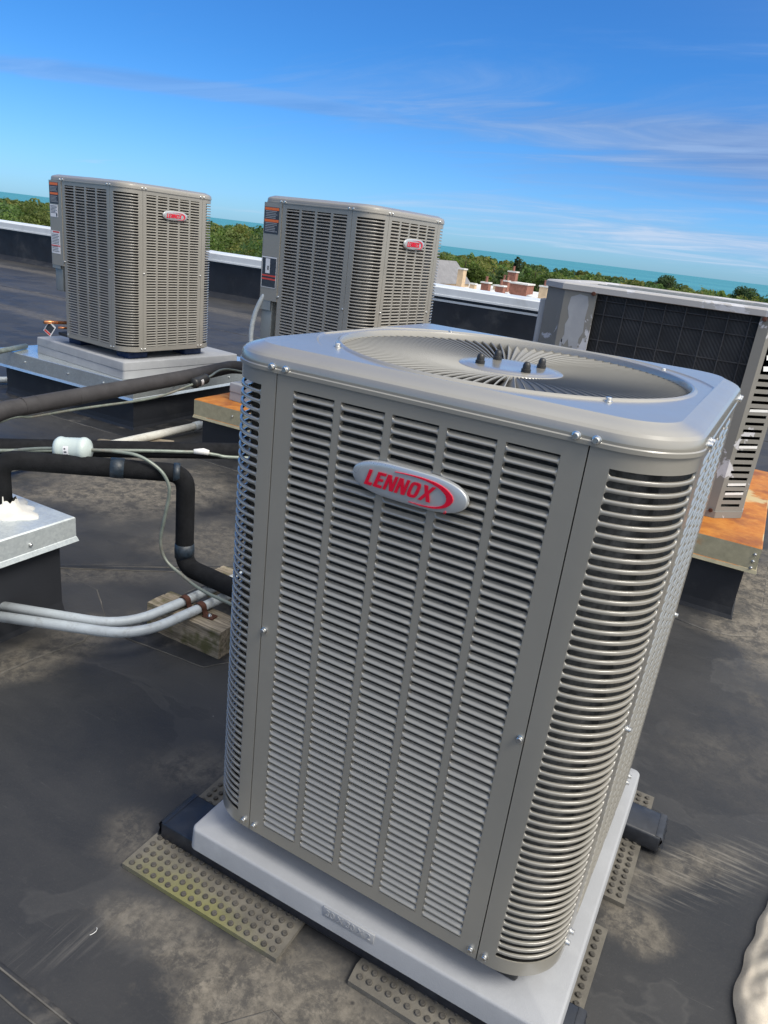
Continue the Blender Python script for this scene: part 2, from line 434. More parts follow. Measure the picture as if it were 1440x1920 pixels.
def text_mesh(body, size, ext, mat):
    cu_ = bpy.data.curves.new('lettering', 'FONT'); cu_.body = body; cu_.size = size; cu_.extrude = ext; cu_.offset = .0003
    cu_.align_x = 'CENTER'; cu_.align_y = 'CENTER'
    o = bpy.data.objects.new('lettering', cu_); COL.objects.link(o)
    bpy.context.view_layer.update()
    me = bpy.data.meshes.new_from_object(o.evaluated_get(bpy.context.evaluated_depsgraph_get()))
    bpy.data.objects.remove(o); bpy.data.curves.remove(cu_)
    me.materials.clear(); me.materials.append(MATS[mat]); return me


def rsq(half, rad, th):
    """radius of a rounded square (half width, corner radius) at an angle"""
    c, s = abs(math.cos(th)), abs(math.sin(th))
    if c < s: c, s = s, c
    rad = min(rad, half * .98); k = half - rad
    if half * s / c <= k: return half / c
    return k * (c + s) + math.sqrt(max(0, k * k * (c + s) ** 2 - 2 * k * k + rad * rad))


# ------------------------------------------------------------------ the setting
roof = put('roof', MB().add([(-45, -9, 0), (25, -9, 0), (25, 8.75, 0), (-45, 8.75, 0)], [(0, 1, 2, 3)]).me('roof', 'roof_membrane'), kind='structure')


def sheet(name, pts, h, mat='patch_membrane', parent=roof, label=None):
    n = len(pts); vs = [(x, y, .0) for x, y in pts] + [(x * .0 + x, y, h) for x, y in pts]
    cx = sum(p[0] for p in pts) / n; cy = sum(p[1] for p in pts) / n
    vs = [(x, y, 0.0005) for x, y in pts] + [(cx + (x - cx) * .992, cy + (y - cy) * .992, h) for x, y in pts]
    fs = [tuple(range(n, 2 * n))] + [(i, (i + 1) % n, n + (i + 1) % n, n + i) for i in range(n)]
    o = put(name, mesh(name, vs, fs, mat), parent, label=label); rr = random.Random(n)
    ed = []
    for i in range(n):
        p, q = Vector((*pts[i], .001)), Vector((*pts[(i + 1) % n], .001)); m_ = max(2, int((q - p).length / .04))
        ed += [p + (q - p) * j / m_ + Vector((rr.uniform(-.0025, .0025), rr.uniform(-.0025, .0025), 0)) for j in range(m_)]
    put('lap_edge', MB().tube(ed + ed[:1], .0022, 6).me('lap_edge', 'lap_edge', 'all'), o)
    return o


# lap seams of the membrane: low ridges where one sheet overlaps the next
def seam(p, q, w=.014, h=.0035):
    p, q = Vector((*p, 0)), Vector((*q, 0)); d = (q - p).normalized(); s = Vector((-d.y, d.x, 0)) * w
    n = max(2, int((q - p).length / .05)); rings = []
    for i in range(n + 1):
        c = p + (q - p) * i / n + s * random.uniform(-.08, .08)
        rings.append([c - s + Vector((0, 0, .0006)), c - s * .35 + Vector((0, 0, h)), c + s * .35 + Vector((0, 0, h)), c + s + Vector((0, 0, .0006))])
    o = put('lap_seam', MB().rings(rings, False).me('lap_seam', 'patch_membrane', 'all'), roof)
    put('lap_edge', MB().tube([(r[0] + Vector((0, 0, .0005))) for r in rings], .0018, 6).me('lap_edge', 'lap_edge', 'all'), o)


seam((-3.2, -.735), (2.2, -.745)); seam((-3.2, -.715), (2.2, -.725), .004, .002)
seam((-2.3, -.12), (-1.12, .80)); seam((-1.84, .231), (-.55, 1.36), .006, .003)
seam((-6.0, 3.6), (8, 3.55)); seam((-20, 5.7), (12, 5.75)); seam((.85, -3), (.9, 8.7))
sheet('membrane_patch', [(-1.145, .16), (-.845, .185), (-.76, .33), (-.82, .62), (-1.2, .60), (-1.22, .3)], .003)
sheet('membrane_patch', [(-1.62, .33), (-1.45, .32), (-1.29, .215), (-1.22, .07), (-1.25, -.08), (-1.27, -.6), (-2.2, -.6), (-2.2, .33)], .004, 'roof_membrane')
sheet('membrane_patch', [(.33, 1.56), (.44, 1.545), (.53, 1.56), (.62, 1.62), (.63, 1.80), (.64, 3.3), (-.78, 3.3), (-.78, 1.58)], .004, 'roof_membrane')
sheet('membrane_patch', [(-2.72, 1.70), (-2.72, 3.22), (-4.17, 3.22), (-4.17, 1.68)], .004)
sheet('membrane_patch', [(-2.46, 1.70), (-1.04, 1.70), (-1.04, 3.22), (-2.46, 3.22)], .0045)
sheet('membrane_patch', [(-.12, -.60), (-.06, -.53), (.03, -.545), (.10, -.70), (-.10, -.74)], .003, 'roof_membrane')

# parapet at the edge of the roof
PY = 8.7
par = thing('parapet_wall', 'low black membrane parapet wall with pale metal coping along the far roof edge', 'wall', (0, PY, 0))
put('membrane_upstand', MB().box(-45, 25, 0, .32, -14, .60).me('upstand', 'membrane_wall'), par)
put('cant_strip', MB().add([(-45, -.10, .001), (25, -.10, .001), (25, .0, .085), (-45, .0, .085)], [(0, 1, 2, 3)]).me('cant_strip', 'membrane_wall'), par)
prof = [(-.055, .575), (-.055, .60), (-.045, .602), (-.045, .695), (-.03, .708), (.34, .722), (.355, .70), (.355, .58)]
x = -45.
while x < 25:
    L = 3.04; rs = [[(xx, y_, z_) for y_, z_ in prof] for xx in (x, x + L - .012)]
    put('coping_section', MB().rings(rs, False).me('coping_section', 'coping'), par)
    put('joint_cover', MB().rings([[(xx, y_ - .003 if y_ < .1 else y_ + .003, z_ + .003) for y_, z_ in prof[1:]] for xx in (x - .06, x + .05)], False).me('joint_cover', 'coping'), par)
    x += L
put('termination_bar', MB().box(-7.2, 25, -.012, -.001, .505, .535).me('termination_bar', 'coping'), par)
put('painted_recess_shadow', MB().box(-45, 25, -.004, -.0005, .545, .60).me('recess_shade_strip', 'bitumen'), par)  # black strip painted in as the shade below the overhanging coping

# land and lake far below, shoreline square to the view
SH = R_(-24); sdv = Vector((math.sin(SH), math.cos(SH), 0)); slv = Vector((math.cos(SH), -math.sin(SH), 0))
def slab(d0, d1, w, z): return [sdv * d0 - slv * w + Vector((0, 0, z)), sdv * d0 + slv * w + Vector((0, 0, z)), sdv * d1 + slv * w + Vector((0, 0, z)), sdv * d1 - slv * w + Vector((0, 0, z))]
put('ground', mesh('ground', slab(-600, 560, 3000, -13.2), [(0, 1, 2, 3)], 'ground_far'), kind='structure')
put('lake', mesh('lake', slab(540, 90000, 90000, -13.5), [(0, 1, 2, 3)], 'lake_water'), kind='structure')


# ------------------------------------------------------------------ the new condensing units
SCREW = MB().lathe([(.0001, 0), (.0062, 0), (.0062, .0012), (.0052, .0016), (.0046, .0017), (.0046, .0055), (.0036, .0064), (.0001, .0064)], n=12, axis='Y', cap=False).me('screw', 'zinc', True)
LET = {  # letters in a unit-high box
    'L': (.52, [[(0, 0), (.52, 0), (.52, .19), (.22, .19), (.22, 1), (0, 1)]]),
    'E': (.58, [[(0, 0), (.58, 0), (.58, .18), (.22, .18), (.22, .42), (.52, .42), (.52, .59), (.22, .59), (.22, .82), (.58, .82), (.58, 1), (0, 1)]]),
    'N': (.70, [[(0, 0), (.20, 0), (.20, .62), (.46, 0), (.70, 0), (.70, 1), (.50, 1), (.50, .42), (.25, 1), (0, 1)]]),
    'O': (.70, None),
    'X': (.82, [[(0, 0), (.25, 0), (.41, .32), (.56, 0), (.82, 0), (.55, .5), (.80, 1), (.56, 1), (.41, .69), (.27, 1), (.02, 1), (.27, .5)]]),
}


def poly_prism(mb, pts, y0, y1):
    n = len(pts)
    mb.add([(x, y0, z) for x, z in pts] + [(x, y1, z) for x, z in pts],
           [tuple(range(n))] + [(i, i + n, (i + 1) % n + n, (i + 1) % n) for i in range(n)])


def letters(x0, z0, h, shear, front):
    mb = MB(); x = 0.
    for ch in 'LENNOX':
        w, polys = LET[ch]
        if polys is None:
            o = []; i_ = []
            for k in range(28):
                a = 2 * math.pi * k / 28; c, s = math.cos(a), math.sin(a)
                e = .55
                o.append((w / 2 + w / 2 * math.copysign(abs(c) ** e, c), .5 + .5 * math.copysign(abs(s) ** e, s)))
                i_.append((w / 2 + (w / 2 - .21) * math.copysign(abs(c) ** e, c), .5 + .325 * math.copysign(abs(s) ** e, s)))
            f = lambda p: (x0 + (x + p[0] + p[1] * shear) * h, z0 + p[1] * h)
            o = [f(p) for p in o]; i_ = [f(p) for p in i_]; n = 28
            vs = [(p[0], front, p[1]) for p in o] + [(p[0], front, p[1]) for p in i_] + [(p[0], front + .0012, p[1]) for p in o] + [(p[0], front + .0012, p[1]) for p in i_]
            fs = []
            for k in range(n):
                j = (k + 1) % n
                fs += [(k, j, n + j, n + k), (k, 2 * n + k, 2 * n + j, j), (n + k, n + j, 3 * n + j, 3 * n + k)]
            mb.add(vs, fs)
        else:
            for p in polys: poly_prism(mb, [(x0 + (x + px + pz * shear) * h, z0 + pz * h) for px, pz in p], front, front + .0012)
        x += w + .108
    return mb


SW_O = [(-.0218, .0171), (-.008, .0184), (.0064, .0191), (.0200, .0195), (.0324, .0188), (.0430, .0177), (.0525, .0155), (.0600, .0126), (.0654, .0092), (.0700, .0052), (.0722, .0005), (.0718, -.0040), (.0690, -.0085), (.0640, -.0130), (.0575, -.0163), (.0505, -.0186), (.0430, -.0202), (.0263, -.0215), (.0052, -.0207)]
SW_I = [(-.0217, .0168), (-.008, .0175), (.0043, .0178), (.0170, .0175), (.0282, .0165), (.0375, .0148), (.0455, .0126), (.0520, .0100), (.0568, .0068), (.0604, .0036), (.0622, -.0003), (.0624, -.0045), (.0608, -.0085), (.0570, -.0124), (.0520, -.0152), (.0462, -.0174), (.0397, -.0189), (.0246, -.0205), (.0052, -.0209)]


def make_badge(parent, b, zc, paint):
    A, B = .0925, .0262
    def outl(sc, y):
        pts = []
        for k in range(64):
            a = 2 * math.pi * k / 64; c, s = math.cos(a), math.sin(a)
            bx = A * sc[0] * math.copysign(abs(c) ** (2 / 3.4), c); bz = B * sc[1] * math.copysign(abs(s) ** (2 / 2.1), s)
            pts.append((bx, y, bz))
        return pts
    rg = [outl((1, 1), -.001), outl((1, 1), -.0068), outl((.992, .975), -.0082), outl((.975, .93), -.0089), outl((.80, .70), -.0094), outl((.4, .36), -.0098), outl((.02, .02), -.010)]
    bd = put('badge', MB().rings([r[::-1] for r in rg]).me('badge', 'badge_silver', 'all'), parent, (.006, -b - .0015, zc + .0005), label='silver oval badge with red lettering')
    yf = -.0122
    put('lettering', letters(-.0690, -.0128, .0236, .30, yf).me('lettering', 'red_paint'), bd)
    n = len(SW_O); mb = MB()
    mb.add([(x, yf + .0006, z) for x, z in SW_O] + [(x, yf + .0006, z) for x, z in SW_I] + [(x, yf + .003, z) for x, z in SW_O] + [(x, yf + .003, z) for x, z in SW_I],
           [f for k in range(n - 1) for f in ((k, n + k, n + k + 1, k + 1), (k, k + 1, 2 * n + k + 1, 2 * n + k), (n + k, 3 * n + k, 3 * n + k + 1, n + k + 1))])
    put('swoosh', mb.me('swoosh', 'red_paint'), bd)
    rm = MB(); m_ = 16
    ring = lambda r, y: [(.0625 + r * math.cos(2 * math.pi * k / m_), y, -.0215 + r * math.sin(2 * math.pi * k / m_)) for k in range(m_)]
    rm.rings([ring(.0018, -.009), ring(.0018, -.0104), ring(.0014, -.0104), ring(.0014, -.009)])
    put('registered_mark', rm.me('registered_mark', 'red_paint'), bd)
    return bd


def rot4(k, v):
    c, s = ((1, 0), (0, 1), (-1, 0), (0, -1))[k]
    return (v[0] * c - v[1] * s, v[0] * s + v[1] * c, v[2])


def corner_path(a, b, rad, n=14):
    """outline of a corner (front-right) from seam to seam: list of (x, y, nx, ny, s)"""
    k = b - rad; pts = []
    for i in range(4): pts.append((a + (k - a) * i / 4, -b, 0, -1))
    for i in range(n + 1):
        t = R_(-90 + 90 * i / n); pts.append((k + rad * math.cos(t), -k + rad * math.sin(t), math.cos(t), math.sin(t)))
    for i in range(1, 5): pts.append((b, -k + (k - a) * i / 4, 1, 0))
    out = []; s = 0
    for i, p in enumerate(pts):
        if i: s += math.hypot(p[0] - pts[i - 1][0], p[1] - pts[i - 1][1])
        out.append((*p, s))
    return out


def path_at(path, s):
    for i in range(len(path) - 1):
        if path[i + 1][4] >= s - 1e-9 and path[i + 1][4] > path[i][4]:
            t = min(1, max(0, (s - path[i][4]) / (path[i + 1][4] - path[i][4])))
            v = [path[i][j] * (1 - t) + path[i + 1][j] * t for j in range(4)]
            l = math.hypot(v[2], v[3]); return v[0], v[1], v[2] / l, v[3] / l
    p = path[-1]; return p[:4]


def curved_slab(mb, path, s0, s1, z0, z1, th, k, inset=0., n=None):
    n = n or max(2, int((s1 - s0) / .008)); rings = []
    for i in range(n + 1):
        x, y, nx, ny = path_at(path, s0 + (s1 - s0) * i / n)
        rings.append([rot4(k, (x - nx * o, y - ny * o, z)) for o, z in ((inset, z0), (inset, z1), (inset + th, z1), (inset + th, z0))])
    mb.rings([r[::-1] for r in rings], True, True, True)


def panel_mesh(name, a, b, z0, z1, cols, zlo, zhi, k, mat, th=.010):
    """flat louvred panel on face k: a sheet with one tall opening for each column of louvres"""
    xs = [-a + .0009] + [v for c in cols for v in c] + [a - .0009]; zs = [z0, zlo, zhi, z1]
    vid = {}; vs = []; fs = []
    def V(x, z, d):
        key = (round(x, 6), round(z, 6), d)
        if key not in vid: vid[key] = len(vs); vs.append(rot4(k, (x, -b + (th if d else 0), z)))
        return vid[key]
    solid = lambda i, j: 0 <= i < len(xs) - 1 and 0 <= j < 3 and not (i % 2 == 1 and j == 1)
    for i in range(len(xs) - 1):
        for j in range(3):
            if not solid(i, j): continue
            x0, x1, y0, y1 = xs[i], xs[i + 1], zs[j], zs[j + 1]
            fs.append((V(x0, y0, 0), V(x1, y0, 0), V(x1, y1, 0), V(x0, y1, 0)))
            fs.append((V(x0, y0, 1), V(x0, y1, 1), V(x1, y1, 1), V(x1, y0, 1)))
            for (di, dj, p, q) in ((-1, 0, (x0, y1), (x0, y0)), (1, 0, (x1, y0), (x1, y1)), (0, -1, (x0, y0), (x1, y0)), (0, 1, (x1, y1), (x0, y1))):
                if not solid(i + di, j + dj): fs.append((V(*p, 0), V(*p, 1), V(*q, 1), V(*q, 0)))
    return mesh(name, vs, fs, mat)


def louvre_geo(w, pitch):
    """one pressed louvre, centred at the origin, facing -y: rolled lip below, blade rising inwards"""
    us = [-w / 2, -w / 2 + .0006, -w / 2 + .0016, -w / 2 + .0032, -w / 2 + .0055, w / 2 - .0055, w / 2 - .0032, w / 2 - .0016, w / 2 - .0006, w / 2]
    vs = []; np_ = 9
    for u in us:
        d = w / 2 - abs(u); r = .0046
        fl = (1 - math.sqrt(max(0, 1 - (1 - min(d / r, 1)) ** 2))); hb = .0022 + (pitch / 2 - .0022 - .0002) * fl * .85
        pr = .0016 * min(1, d / .004)
        vs += [(u, .0030, -hb), (u, .0002, -hb), (u, -pr * .75, -hb * .55), (u, -pr, .0), (u, -pr * .6, hb * .6), (u, .0004, hb + .0002), (u, .0022, max(hb + .0008, .0041)), (u, .0040, max(hb + .0012, .0053)), (u, .0057, max(hb + .0015, .0061))]
    fs = [(i * np_ + j, (i + 1) * np_ + j, (i + 1) * np_ + j + 1, i * np_ + j + 1) for i in range(len(us) - 1) for j in range(np_ - 1)]
    return vs, fs


def corner_bar_geo(path, s0, s1, pitch, slot_h):
    n = 30; r = slot_h; vs = []; np_ = 6
    ss = sorted(set([s0 + (s1 - s0) * i / n for i in range(n + 1)] + [s0 + r * t for t in (.04, .12, .25, .5, .75)] + [s1 - r * t for t in (.04, .12, .25, .5, .75)]))
    for s in ss:
        d = min(s - s0, s1 - s); sh = slot_h * math.sqrt(max(0, 1 - (1 - min(d / r, 1)) ** 2)); hh = pitch / 2 - sh
        x, y, nx, ny = path_at(path, s); bl = .0004 * min(1, d / .004)
        for o, z in ((-.0035, -hh), (-.0005, -hh), (bl, -hh * .80), (bl, hh * .80), (-.0005, hh), (-.0035, hh)):
            vs.append((x + nx * o, y + ny * o, z))
    fs = [(i * np_ + j, (i + 1) * np_ + j, (i + 1) * np_ + j + 1, i * np_ + j + 1) for i in range(len(ss) - 1) for j in range(np_ - 1)]
    return vs, fs


def condenser(name, label, loc, rotz, a, b, z0, h, fw, fp, sw, sp, pitch, paint, fine, feet_mat, group):
    """a, b: seam offset and half width; z0: bottom of the panels above the slab; fw, fp / sw, sp: louvre column width and spacing"""
    U = thing(name, label, 'condenser unit', loc, rotz, group)
    z1 = z0 + h; RAD = .100; NR = 56
    lip1 = z0 + .8586 * h / .889; ls = [lip1 - i * pitch for i in range(NR)]
    zlo, zhi = ls[-1] - .0045, ls[0] + .0100
    frontc = [((i - 2) * fp - fw / 2, (i - 2) * fp + fw / 2) for i in range(5)]
    sidec = [((i - 1.5) * sp - sw / 2, (i - 1.5) * sp + sw / 2) for i in range(4)]
    fl = mesh('louvre', *louvre_geo(fw - .0006, pitch), paint, 'all'); sg = louvre_geo(sw - .0006, pitch)
    for k, nm in ((0, 'front_panel'), (1, 'side_panel'), (2, 'rear_panel'), (3, 'side_panel')):
        cols = frontc if k == 0 else sidec
        P = put(nm, panel_mesh(nm, a, b, z0, z1, cols, zlo, zhi, k, paint), U)
        if k == 0 and fine:
            for c in cols:
                for z in ls: put('louvre', fl, P, ((c[0] + c[1]) / 2, -b, z))
        else:
            gv, gf = louvre_geo((fw if k == 0 else sw) - .0006, pitch); mb = MB()
            for c in cols:
                for z in ls: mb.add([rot4(k, (v[0] + (c[0] + c[1]) / 2, v[1] - b, v[2] + z)) for v in gv], gf)
            put('louvres', mb.me('louvres', paint, 'all'), P, kind='stuff')
    # rounded slotted corners
    path = corner_path(a + .0009, b, RAD); SL = path[-1][4]; e = .0285; s_h = .0046
    cs = [z0 + .8613 * h / .889 - i * pitch for i in range(NR)]
    for k in (0, 1, 3):
        mb = MB()
        curved_slab(mb, path, 0, SL, cs[0] + s_h, z1, .0022, k); curved_slab(mb, path, 0, SL, z0, cs[-1] - s_h, .0022, k)
        for s0, s1 in ((0, e), (SL - e, SL)): curved_slab(mb, path, s0, s1, cs[-1] - s_h, cs[0] + s_h, .0022, k)
        # folded seam flanges
        for s0, s1 in ((0, .0015), (SL - .0015, SL)): curved_slab(mb, path, s0, s1, z0, z1, .012, k, .0023, 1)
        P = put('corner_panel', mb.me('corner_panel', paint, True), U)
        gv, gf = corner_bar_geo(path, e, SL - e, pitch, s_h)
        if fine and k != 1:
            bm_ = mesh('corner_bar', [rot4(k, v) for v in gv], gf, paint, 'all')
            for i in range(NR - 1): put('corner_bar', bm_, P, (0, 0, cs[i] - pitch / 2))
        else:
            mb = MB()
            for i in range(NR - 1): mb.add([rot4(k, (v[0], v[1], v[2] + cs[i] - pitch / 2)) for v in gv], gf)
            put('corner_bars', mb.me('corner_bars', paint, 'all'), P, kind='stuff')
    # square service corner: panel above, valve recess below
    sp_ = corner_path(a + .0009, b + .004, .014, 5); zs = z0 + .47 * h
    mb = MB(); curved_slab(mb, sp_, 0, sp_[-1][4], zs, z1, .012, 2, 0, 40)
    put('service_panel', mb.me('service_panel', paint, True), U)
    mb = MB(); curved_slab(mb, corner_path(a + .0009, b - .045, .02, 5), 0, 2 * (b - .05 - a), z0, zs, .004, 2, 0, 20)
    put('valve_recess', mb.me('valve_recess', paint), U)
    # top cap with round opening
    N = 384 if fine else 192; ths = [2 * math.pi * i / N for i in range(N)]
    def rq(half, rad, th):
        quad = math.cos(th) < 0 and math.sin(th) > 0
        return rsq(half, max(.012, rad - .06) if quad else rad, th)
    rings = []
    spec = [(.0, z1 + .0005, .004), (.004, z1 + .0005, 0), (.004, z1 + .006, 0), (.0025, z1 + .0075, 0), (.0025, z1 + .011, 0)]
    for i_, dz_ in ((0, 0), (.0006, .0050), (.0026, .0100), (.0068, .0138), (.0125, .0166), (.0200, .0194), (.0275, .0216), (.0338, .0240), (.0350, .0245)):
        spec.append((.0025 - i_, z1 + .011 + dz_, 0))
    for off, z, _ in spec: rings.append([(rq(b + off, RAD + off, t) * math.cos(t), rq(b + off, RAD + off, t) * math.sin(t), z) for t in ths])
    zt = z1 + .0355; half_t = b - .0325
    sb = b / .361
    for rr, dz, mg in ((.346, .0, .0015), (.3425, -.0022, .003), (.320, -.0022, .007), (.312, -.002, .012)):
        rings.append([(min(rr * sb, rq(half_t, RAD - .0325, t) - mg) * math.cos(t), min(rr * sb, rq(half_t, RAD - .0325, t) - mg) * math.sin(t), zt + dz) for t in ths])
    for rr, dz in ((.3095, .0002), (.3065, .0016), (.3035, .0004), (.3015, -.004), (.300, -.012), (.299, -.030)):
        rings.append([(rr * sb * math.cos(t), rr * sb * math.sin(t), zt + dz) for t in ths])
    cap = put('top_cap', MB().rings(rings).me('top_cap', paint, 15), U)
    for q in range(4):
        t = R_(45 + 90 * q); put('screw', SCREW, cap, (.3165 * sb * math.cos(t), .3165 * sb * math.sin(t), zt - .002), (R_(-90), 0, 0))
    # grille: slanted radial fins and a hub
    mb = MB(); fin = MB(); ro, ri = .2995 * sb, .087 * sb
    nseg = 6; tl = R_(39); rows = []
    for i in range(nseg + 1):
        u = i / nseg; r = ri + (ro - ri) * u
        zt_ = zt - .0165 + .004 * math.sin(math.pi * u) + .007 * u ; hgt = .020 + .004 * u
        top = Vector((r, math.sin(tl) * hgt * .5, zt_)); bot = Vector((r, -math.sin(tl) * hgt * .5, zt_ - hgt * math.cos(tl)))
        nrm = Vector((0, math.cos(tl), -math.sin(tl))) * .0006
        rows.append([top - nrm * 1.25 - Vector((0, 0, .0016)), top - nrm * 1.25, top + nrm * 1.25, top + nrm * 1.25 - Vector((0, 0, .0016)), top + nrm - Vector((0, 0, .0022)), bot + nrm, bot - nrm, top - nrm - Vector((0, 0, .0022))])
    fin.rings(rows, True, True, True)
    if fine:
        fme = fin.me('grille_fin', 'fin_paint')
        for i in range(100): put('grille_fin', fme, U, rot=(0, 0, 2 * math.pi * (i + .5) / 100))
    else:
        for i in range(100):
            an = 2 * math.pi * i / 100; c, s = math.cos(an), math.sin(an)
            mb.add([(v[0] * c - v[1] * s, v[0] * s + v[1] * c, v[2]) for v in fin.v], fin.f)
        put('grille_fins', mb.me('grille_fins', 'fin_paint'), U, kind='stuff')
    zh = zt - .0135
    hub = put('grille_hub', MB().lathe([(.094 * sb, zh - .012), (.094 * sb, zh - .003), (.0915 * sb, zh - .0012), (.084 * sb, zh - .0012), (.081 * sb, zh), (.076 * sb, zh + .0016), (.055, zh + .0016), (.02, zh + .0002), (.0002, zh)], n=64, cap=False).me('grille_hub', paint, 'all'), U)
    nut = MB().lathe([(.0085, 0), (.0085, .006), (.0070, .0068), (.0068, .013), (.0050, .0168), (.0022, .0185), (.0001, .0188)], n=12, cap=False).me('acorn_nut', 'black_plastic', True)
    for q in range(4):
        t = R_(45 + 90 * q); put('acorn_nut', nut, hub, (.060 * math.cos(t), .060 * math.sin(t), zh + .001))
    # inside: coil, base pan, fan
    ci = b - .040; rings = []; nz = 68
    for i in range(nz + 1):
        off = .0035 if (i % 2) else 0
        rings.append([(rsq(ci - off, .075, t) * math.cos(t), rsq(ci - off, .075, t) * math.sin(t), z0 + .012 + (h - .03) * i / nz) for t in ths[::4]])
    put('coil', MB().rings(rings).me('coil', 'coil_metal', 'all'), U)
    rings = [[(rq(b - o, RAD - o, t) * math.cos(t), rq(b - o, RAD - o, t) * math.sin(t), z) for t in ths[::4]] for o, z in ((.003, z0 + .012), (.003, z0 - .004), (.02, z0 - .004), (.3, z0 - .003))]
    put('base_pan', MB().rings(rings, True, True, True).me('base_pan', 'dark_pan'), U)
    fan = MB().lathe([(.055, z1 - .20), (.06, z1 - .19), (.06, z1 - .05), (.0002, z1 - .045)], n=24, cap=False)
    for q in range(3):
        t0 = R_(120 * q); bl = []
        for i in range(6):
            r = .05 + .2 * i / 5; bl.append([(r * math.cos(t0 - .32), r * math.sin(t0 - .32), z1 - .17), (r * math.cos(t0 + .32), r * math.sin(t0 + .32), z1 - .11)])
        fan.rings(bl, False)
    put('fan', fan.me('fan', 'dark_pan'), U)
    foot = bevel((MB().box(-.035, .035, -.03, .03, 0, z0 - .004) if fine else MB().box(-.07, .07, -.06, .06, 0, z0 - .004)).me('foot', feet_mat), .006)
    for sx in (-1, 1):
        for sy in (-1, 1): put('foot', foot, U, (sx * (b - (.09 if fine else .13)), sy * (b - (.07 if fine else .11)), 0))
    # screws: pairs at the top and bottom of every seam, one half way
    for k in range(4):
        for sx in (-1, 1):
            for u, z, o in ((a + .0075, z1 + .0088, .0025), (a - .018, z1 + .0088, .0025), (a + .013, z0 + .016, .0), (a - .012, z0 + .016, .0), (a - .0065, z0 + .4445 * h / .889, .0)):
                if k in (2, 3) and ((k == 2 and sx == 1) or (k == 3 and sx == -1)) and u > a and z < z1: continue
                p = rot4(k, (sx * u, -b - o, z)); put('screw', SCREW, U, p, (0, 0, k * math.pi / 2))
    make_badge(U, b, z0 + .774 * h / .889, paint)
    return U, z0, z1


U1, _, _ = condenser('condenser_unit', 'large grey-taupe condenser unit in the foreground on a light grey pad', (-.0053, -.0017, .105), -.01662,
                     .2405, .361, .0524, .889, .0735, .0855, .088, .104, .01505, 'paint', True, 'black_plastic', 'louvred condenser units with oval badges')
UA, a0, a1 = condenser('condenser_unit', 'grey condenser unit at far left, on stacked white pads over a galvanised curb', (-3.27, 2.247, .40), R_(84.5),
                       .2225, .348, .050, .903, .069, .0815, .0865, .1005, .01528, 'paint_b', False, 'blue_foot', 'louvred condenser units with oval badges')
UB, b0, b1 = condenser('condenser_unit', 'grey condenser unit in the middle, its base hidden behind the foreground unit', (-1.685, 2.269, .406), R_(83),
                       .2225, .348, .050, .903, .069, .0815, .0865, .1005, .01528, 'paint_b', False, 'blue_foot', 'louvred condenser units with oval badges')


# printed stickers on the service panels (local face -x, so they face the camera side)
def sticker(U, y0, y1, z0, z1, base, bands, name='warning_label', rows=0):
    xb = -.348 - .004 - .0012
    L = put(name, MB().box(xb, xb + .001, y0, y1, z0, z1).me(name, base), U)
    for (f0, f1, g0, g1, m) in bands:
        ya, yb = y0 + (y1 - y0) * f0, y0 + (y1 - y0) * f1; za, zb = z0 + (z1 - z0) * g0, z0 + (z1 - z0) * g1
        put('printed_band', MB().box(xb - .0006, xb - .0001, ya, yb, za, zb).me('printed_band', m), L)
    if rows:
        mb = MB(); rr = random.Random(rows)
        for i in range(rows):
            zc = z0 + (z1 - z0) * (.06 + .88 * (i + .5) / rows)
            if any(g0 - .02 < (zc - z0) / (z1 - z0) < g1 + .02 for (_, _, g0, g1, _) in bands): continue
            e = y0 + (y1 - y0) * rr.uniform(.06, .3)
            mb.box(xb - .0005, xb - .0001, e, y1 - (y1 - y0) * .08, zc - .0016, zc + .0016)
        put('printed_lines', mb.me('printed_lines', 'print_grey' if base == 'label_dark' else 'label_dark'), L)


ZA = .05
sticker(UA, .250, .335, ZA + .775, ZA + .893, 'label_dark', [(.04, .96, .86, .98, 'label_orange'), (.04, .96, .42, .52, 'label_orange')], rows=14)
sticker(UA, .262, .335, ZA + .700, ZA + .769, 'label_white', [(.05, .2, .05, .3, 'label_dark')], 'rating_label', 8)
sticker(UA, .250, .335, ZA + .492, ZA + .622, 'label_white', [(.04, .8, .92, .985, 'label_red'), (.0, 1., .32, .37, 'label_red')], rows=13)
sticker(UB, .238, .338, ZA + .755, ZA + .882, 'label_dark', [(.02, .98, .88, .98, 'label_orange'), (.02, .98, .44, .54, 'label_orange')], rows=14)
sticker(UB, .236, .338, ZA + .490, ZA + .645, 'label_dark', [(.02, .98, .95, .99, 'label_white'), (.02, .98, .36, .41, 'label_red'), (.02, .98, .25, .30, 'label_red'), (.45, .75, .46, .93, 'label_white'), (.52, .64, .56, .70, 'label_dark'), (.0, .02, 0, 1, 'label_white'), (.98, 1., 0, 1, 'label_white'), (.0, 1., 0, .015, 'label_white')], rows=15)


def disconnect(U, y, z0, z1, whip):
    D = put('disconnect_box', bevel(MB().box(-.335, -.29, y, y + .075, z0, z1).me('disconnect_box', 'elec_grey'), .004), U)
    put('sloping_lid', MB().add([(-.350, y - .004, z1 - .05), (-.350, y + .079, z1 - .05), (-.350, y - .004, z1 + .006), (-.350, y + .079, z1 + .006), (-.29, y - .004, z1 + .02), (-.29, y + .079, z1 + .02)],
                              [(0, 2, 3, 1), (2, 4, 5, 3)]).me('sloping_lid', 'elec_grey'), D)
    if whip:
        put('flexible_conduit', MB().tube(spline([(-.31, y + .03, ZA + .475), (-.345, y + .055, ZA + .44), (-.36, y + .10, ZA + .33), (-.36, y + .115, ZA + .20), (-.345, y + .08, ZA + .08), (-.33, y + .05, ZA + .05)]), .0125, 12).me('flexible_conduit', 'conduit', 'all'), U)


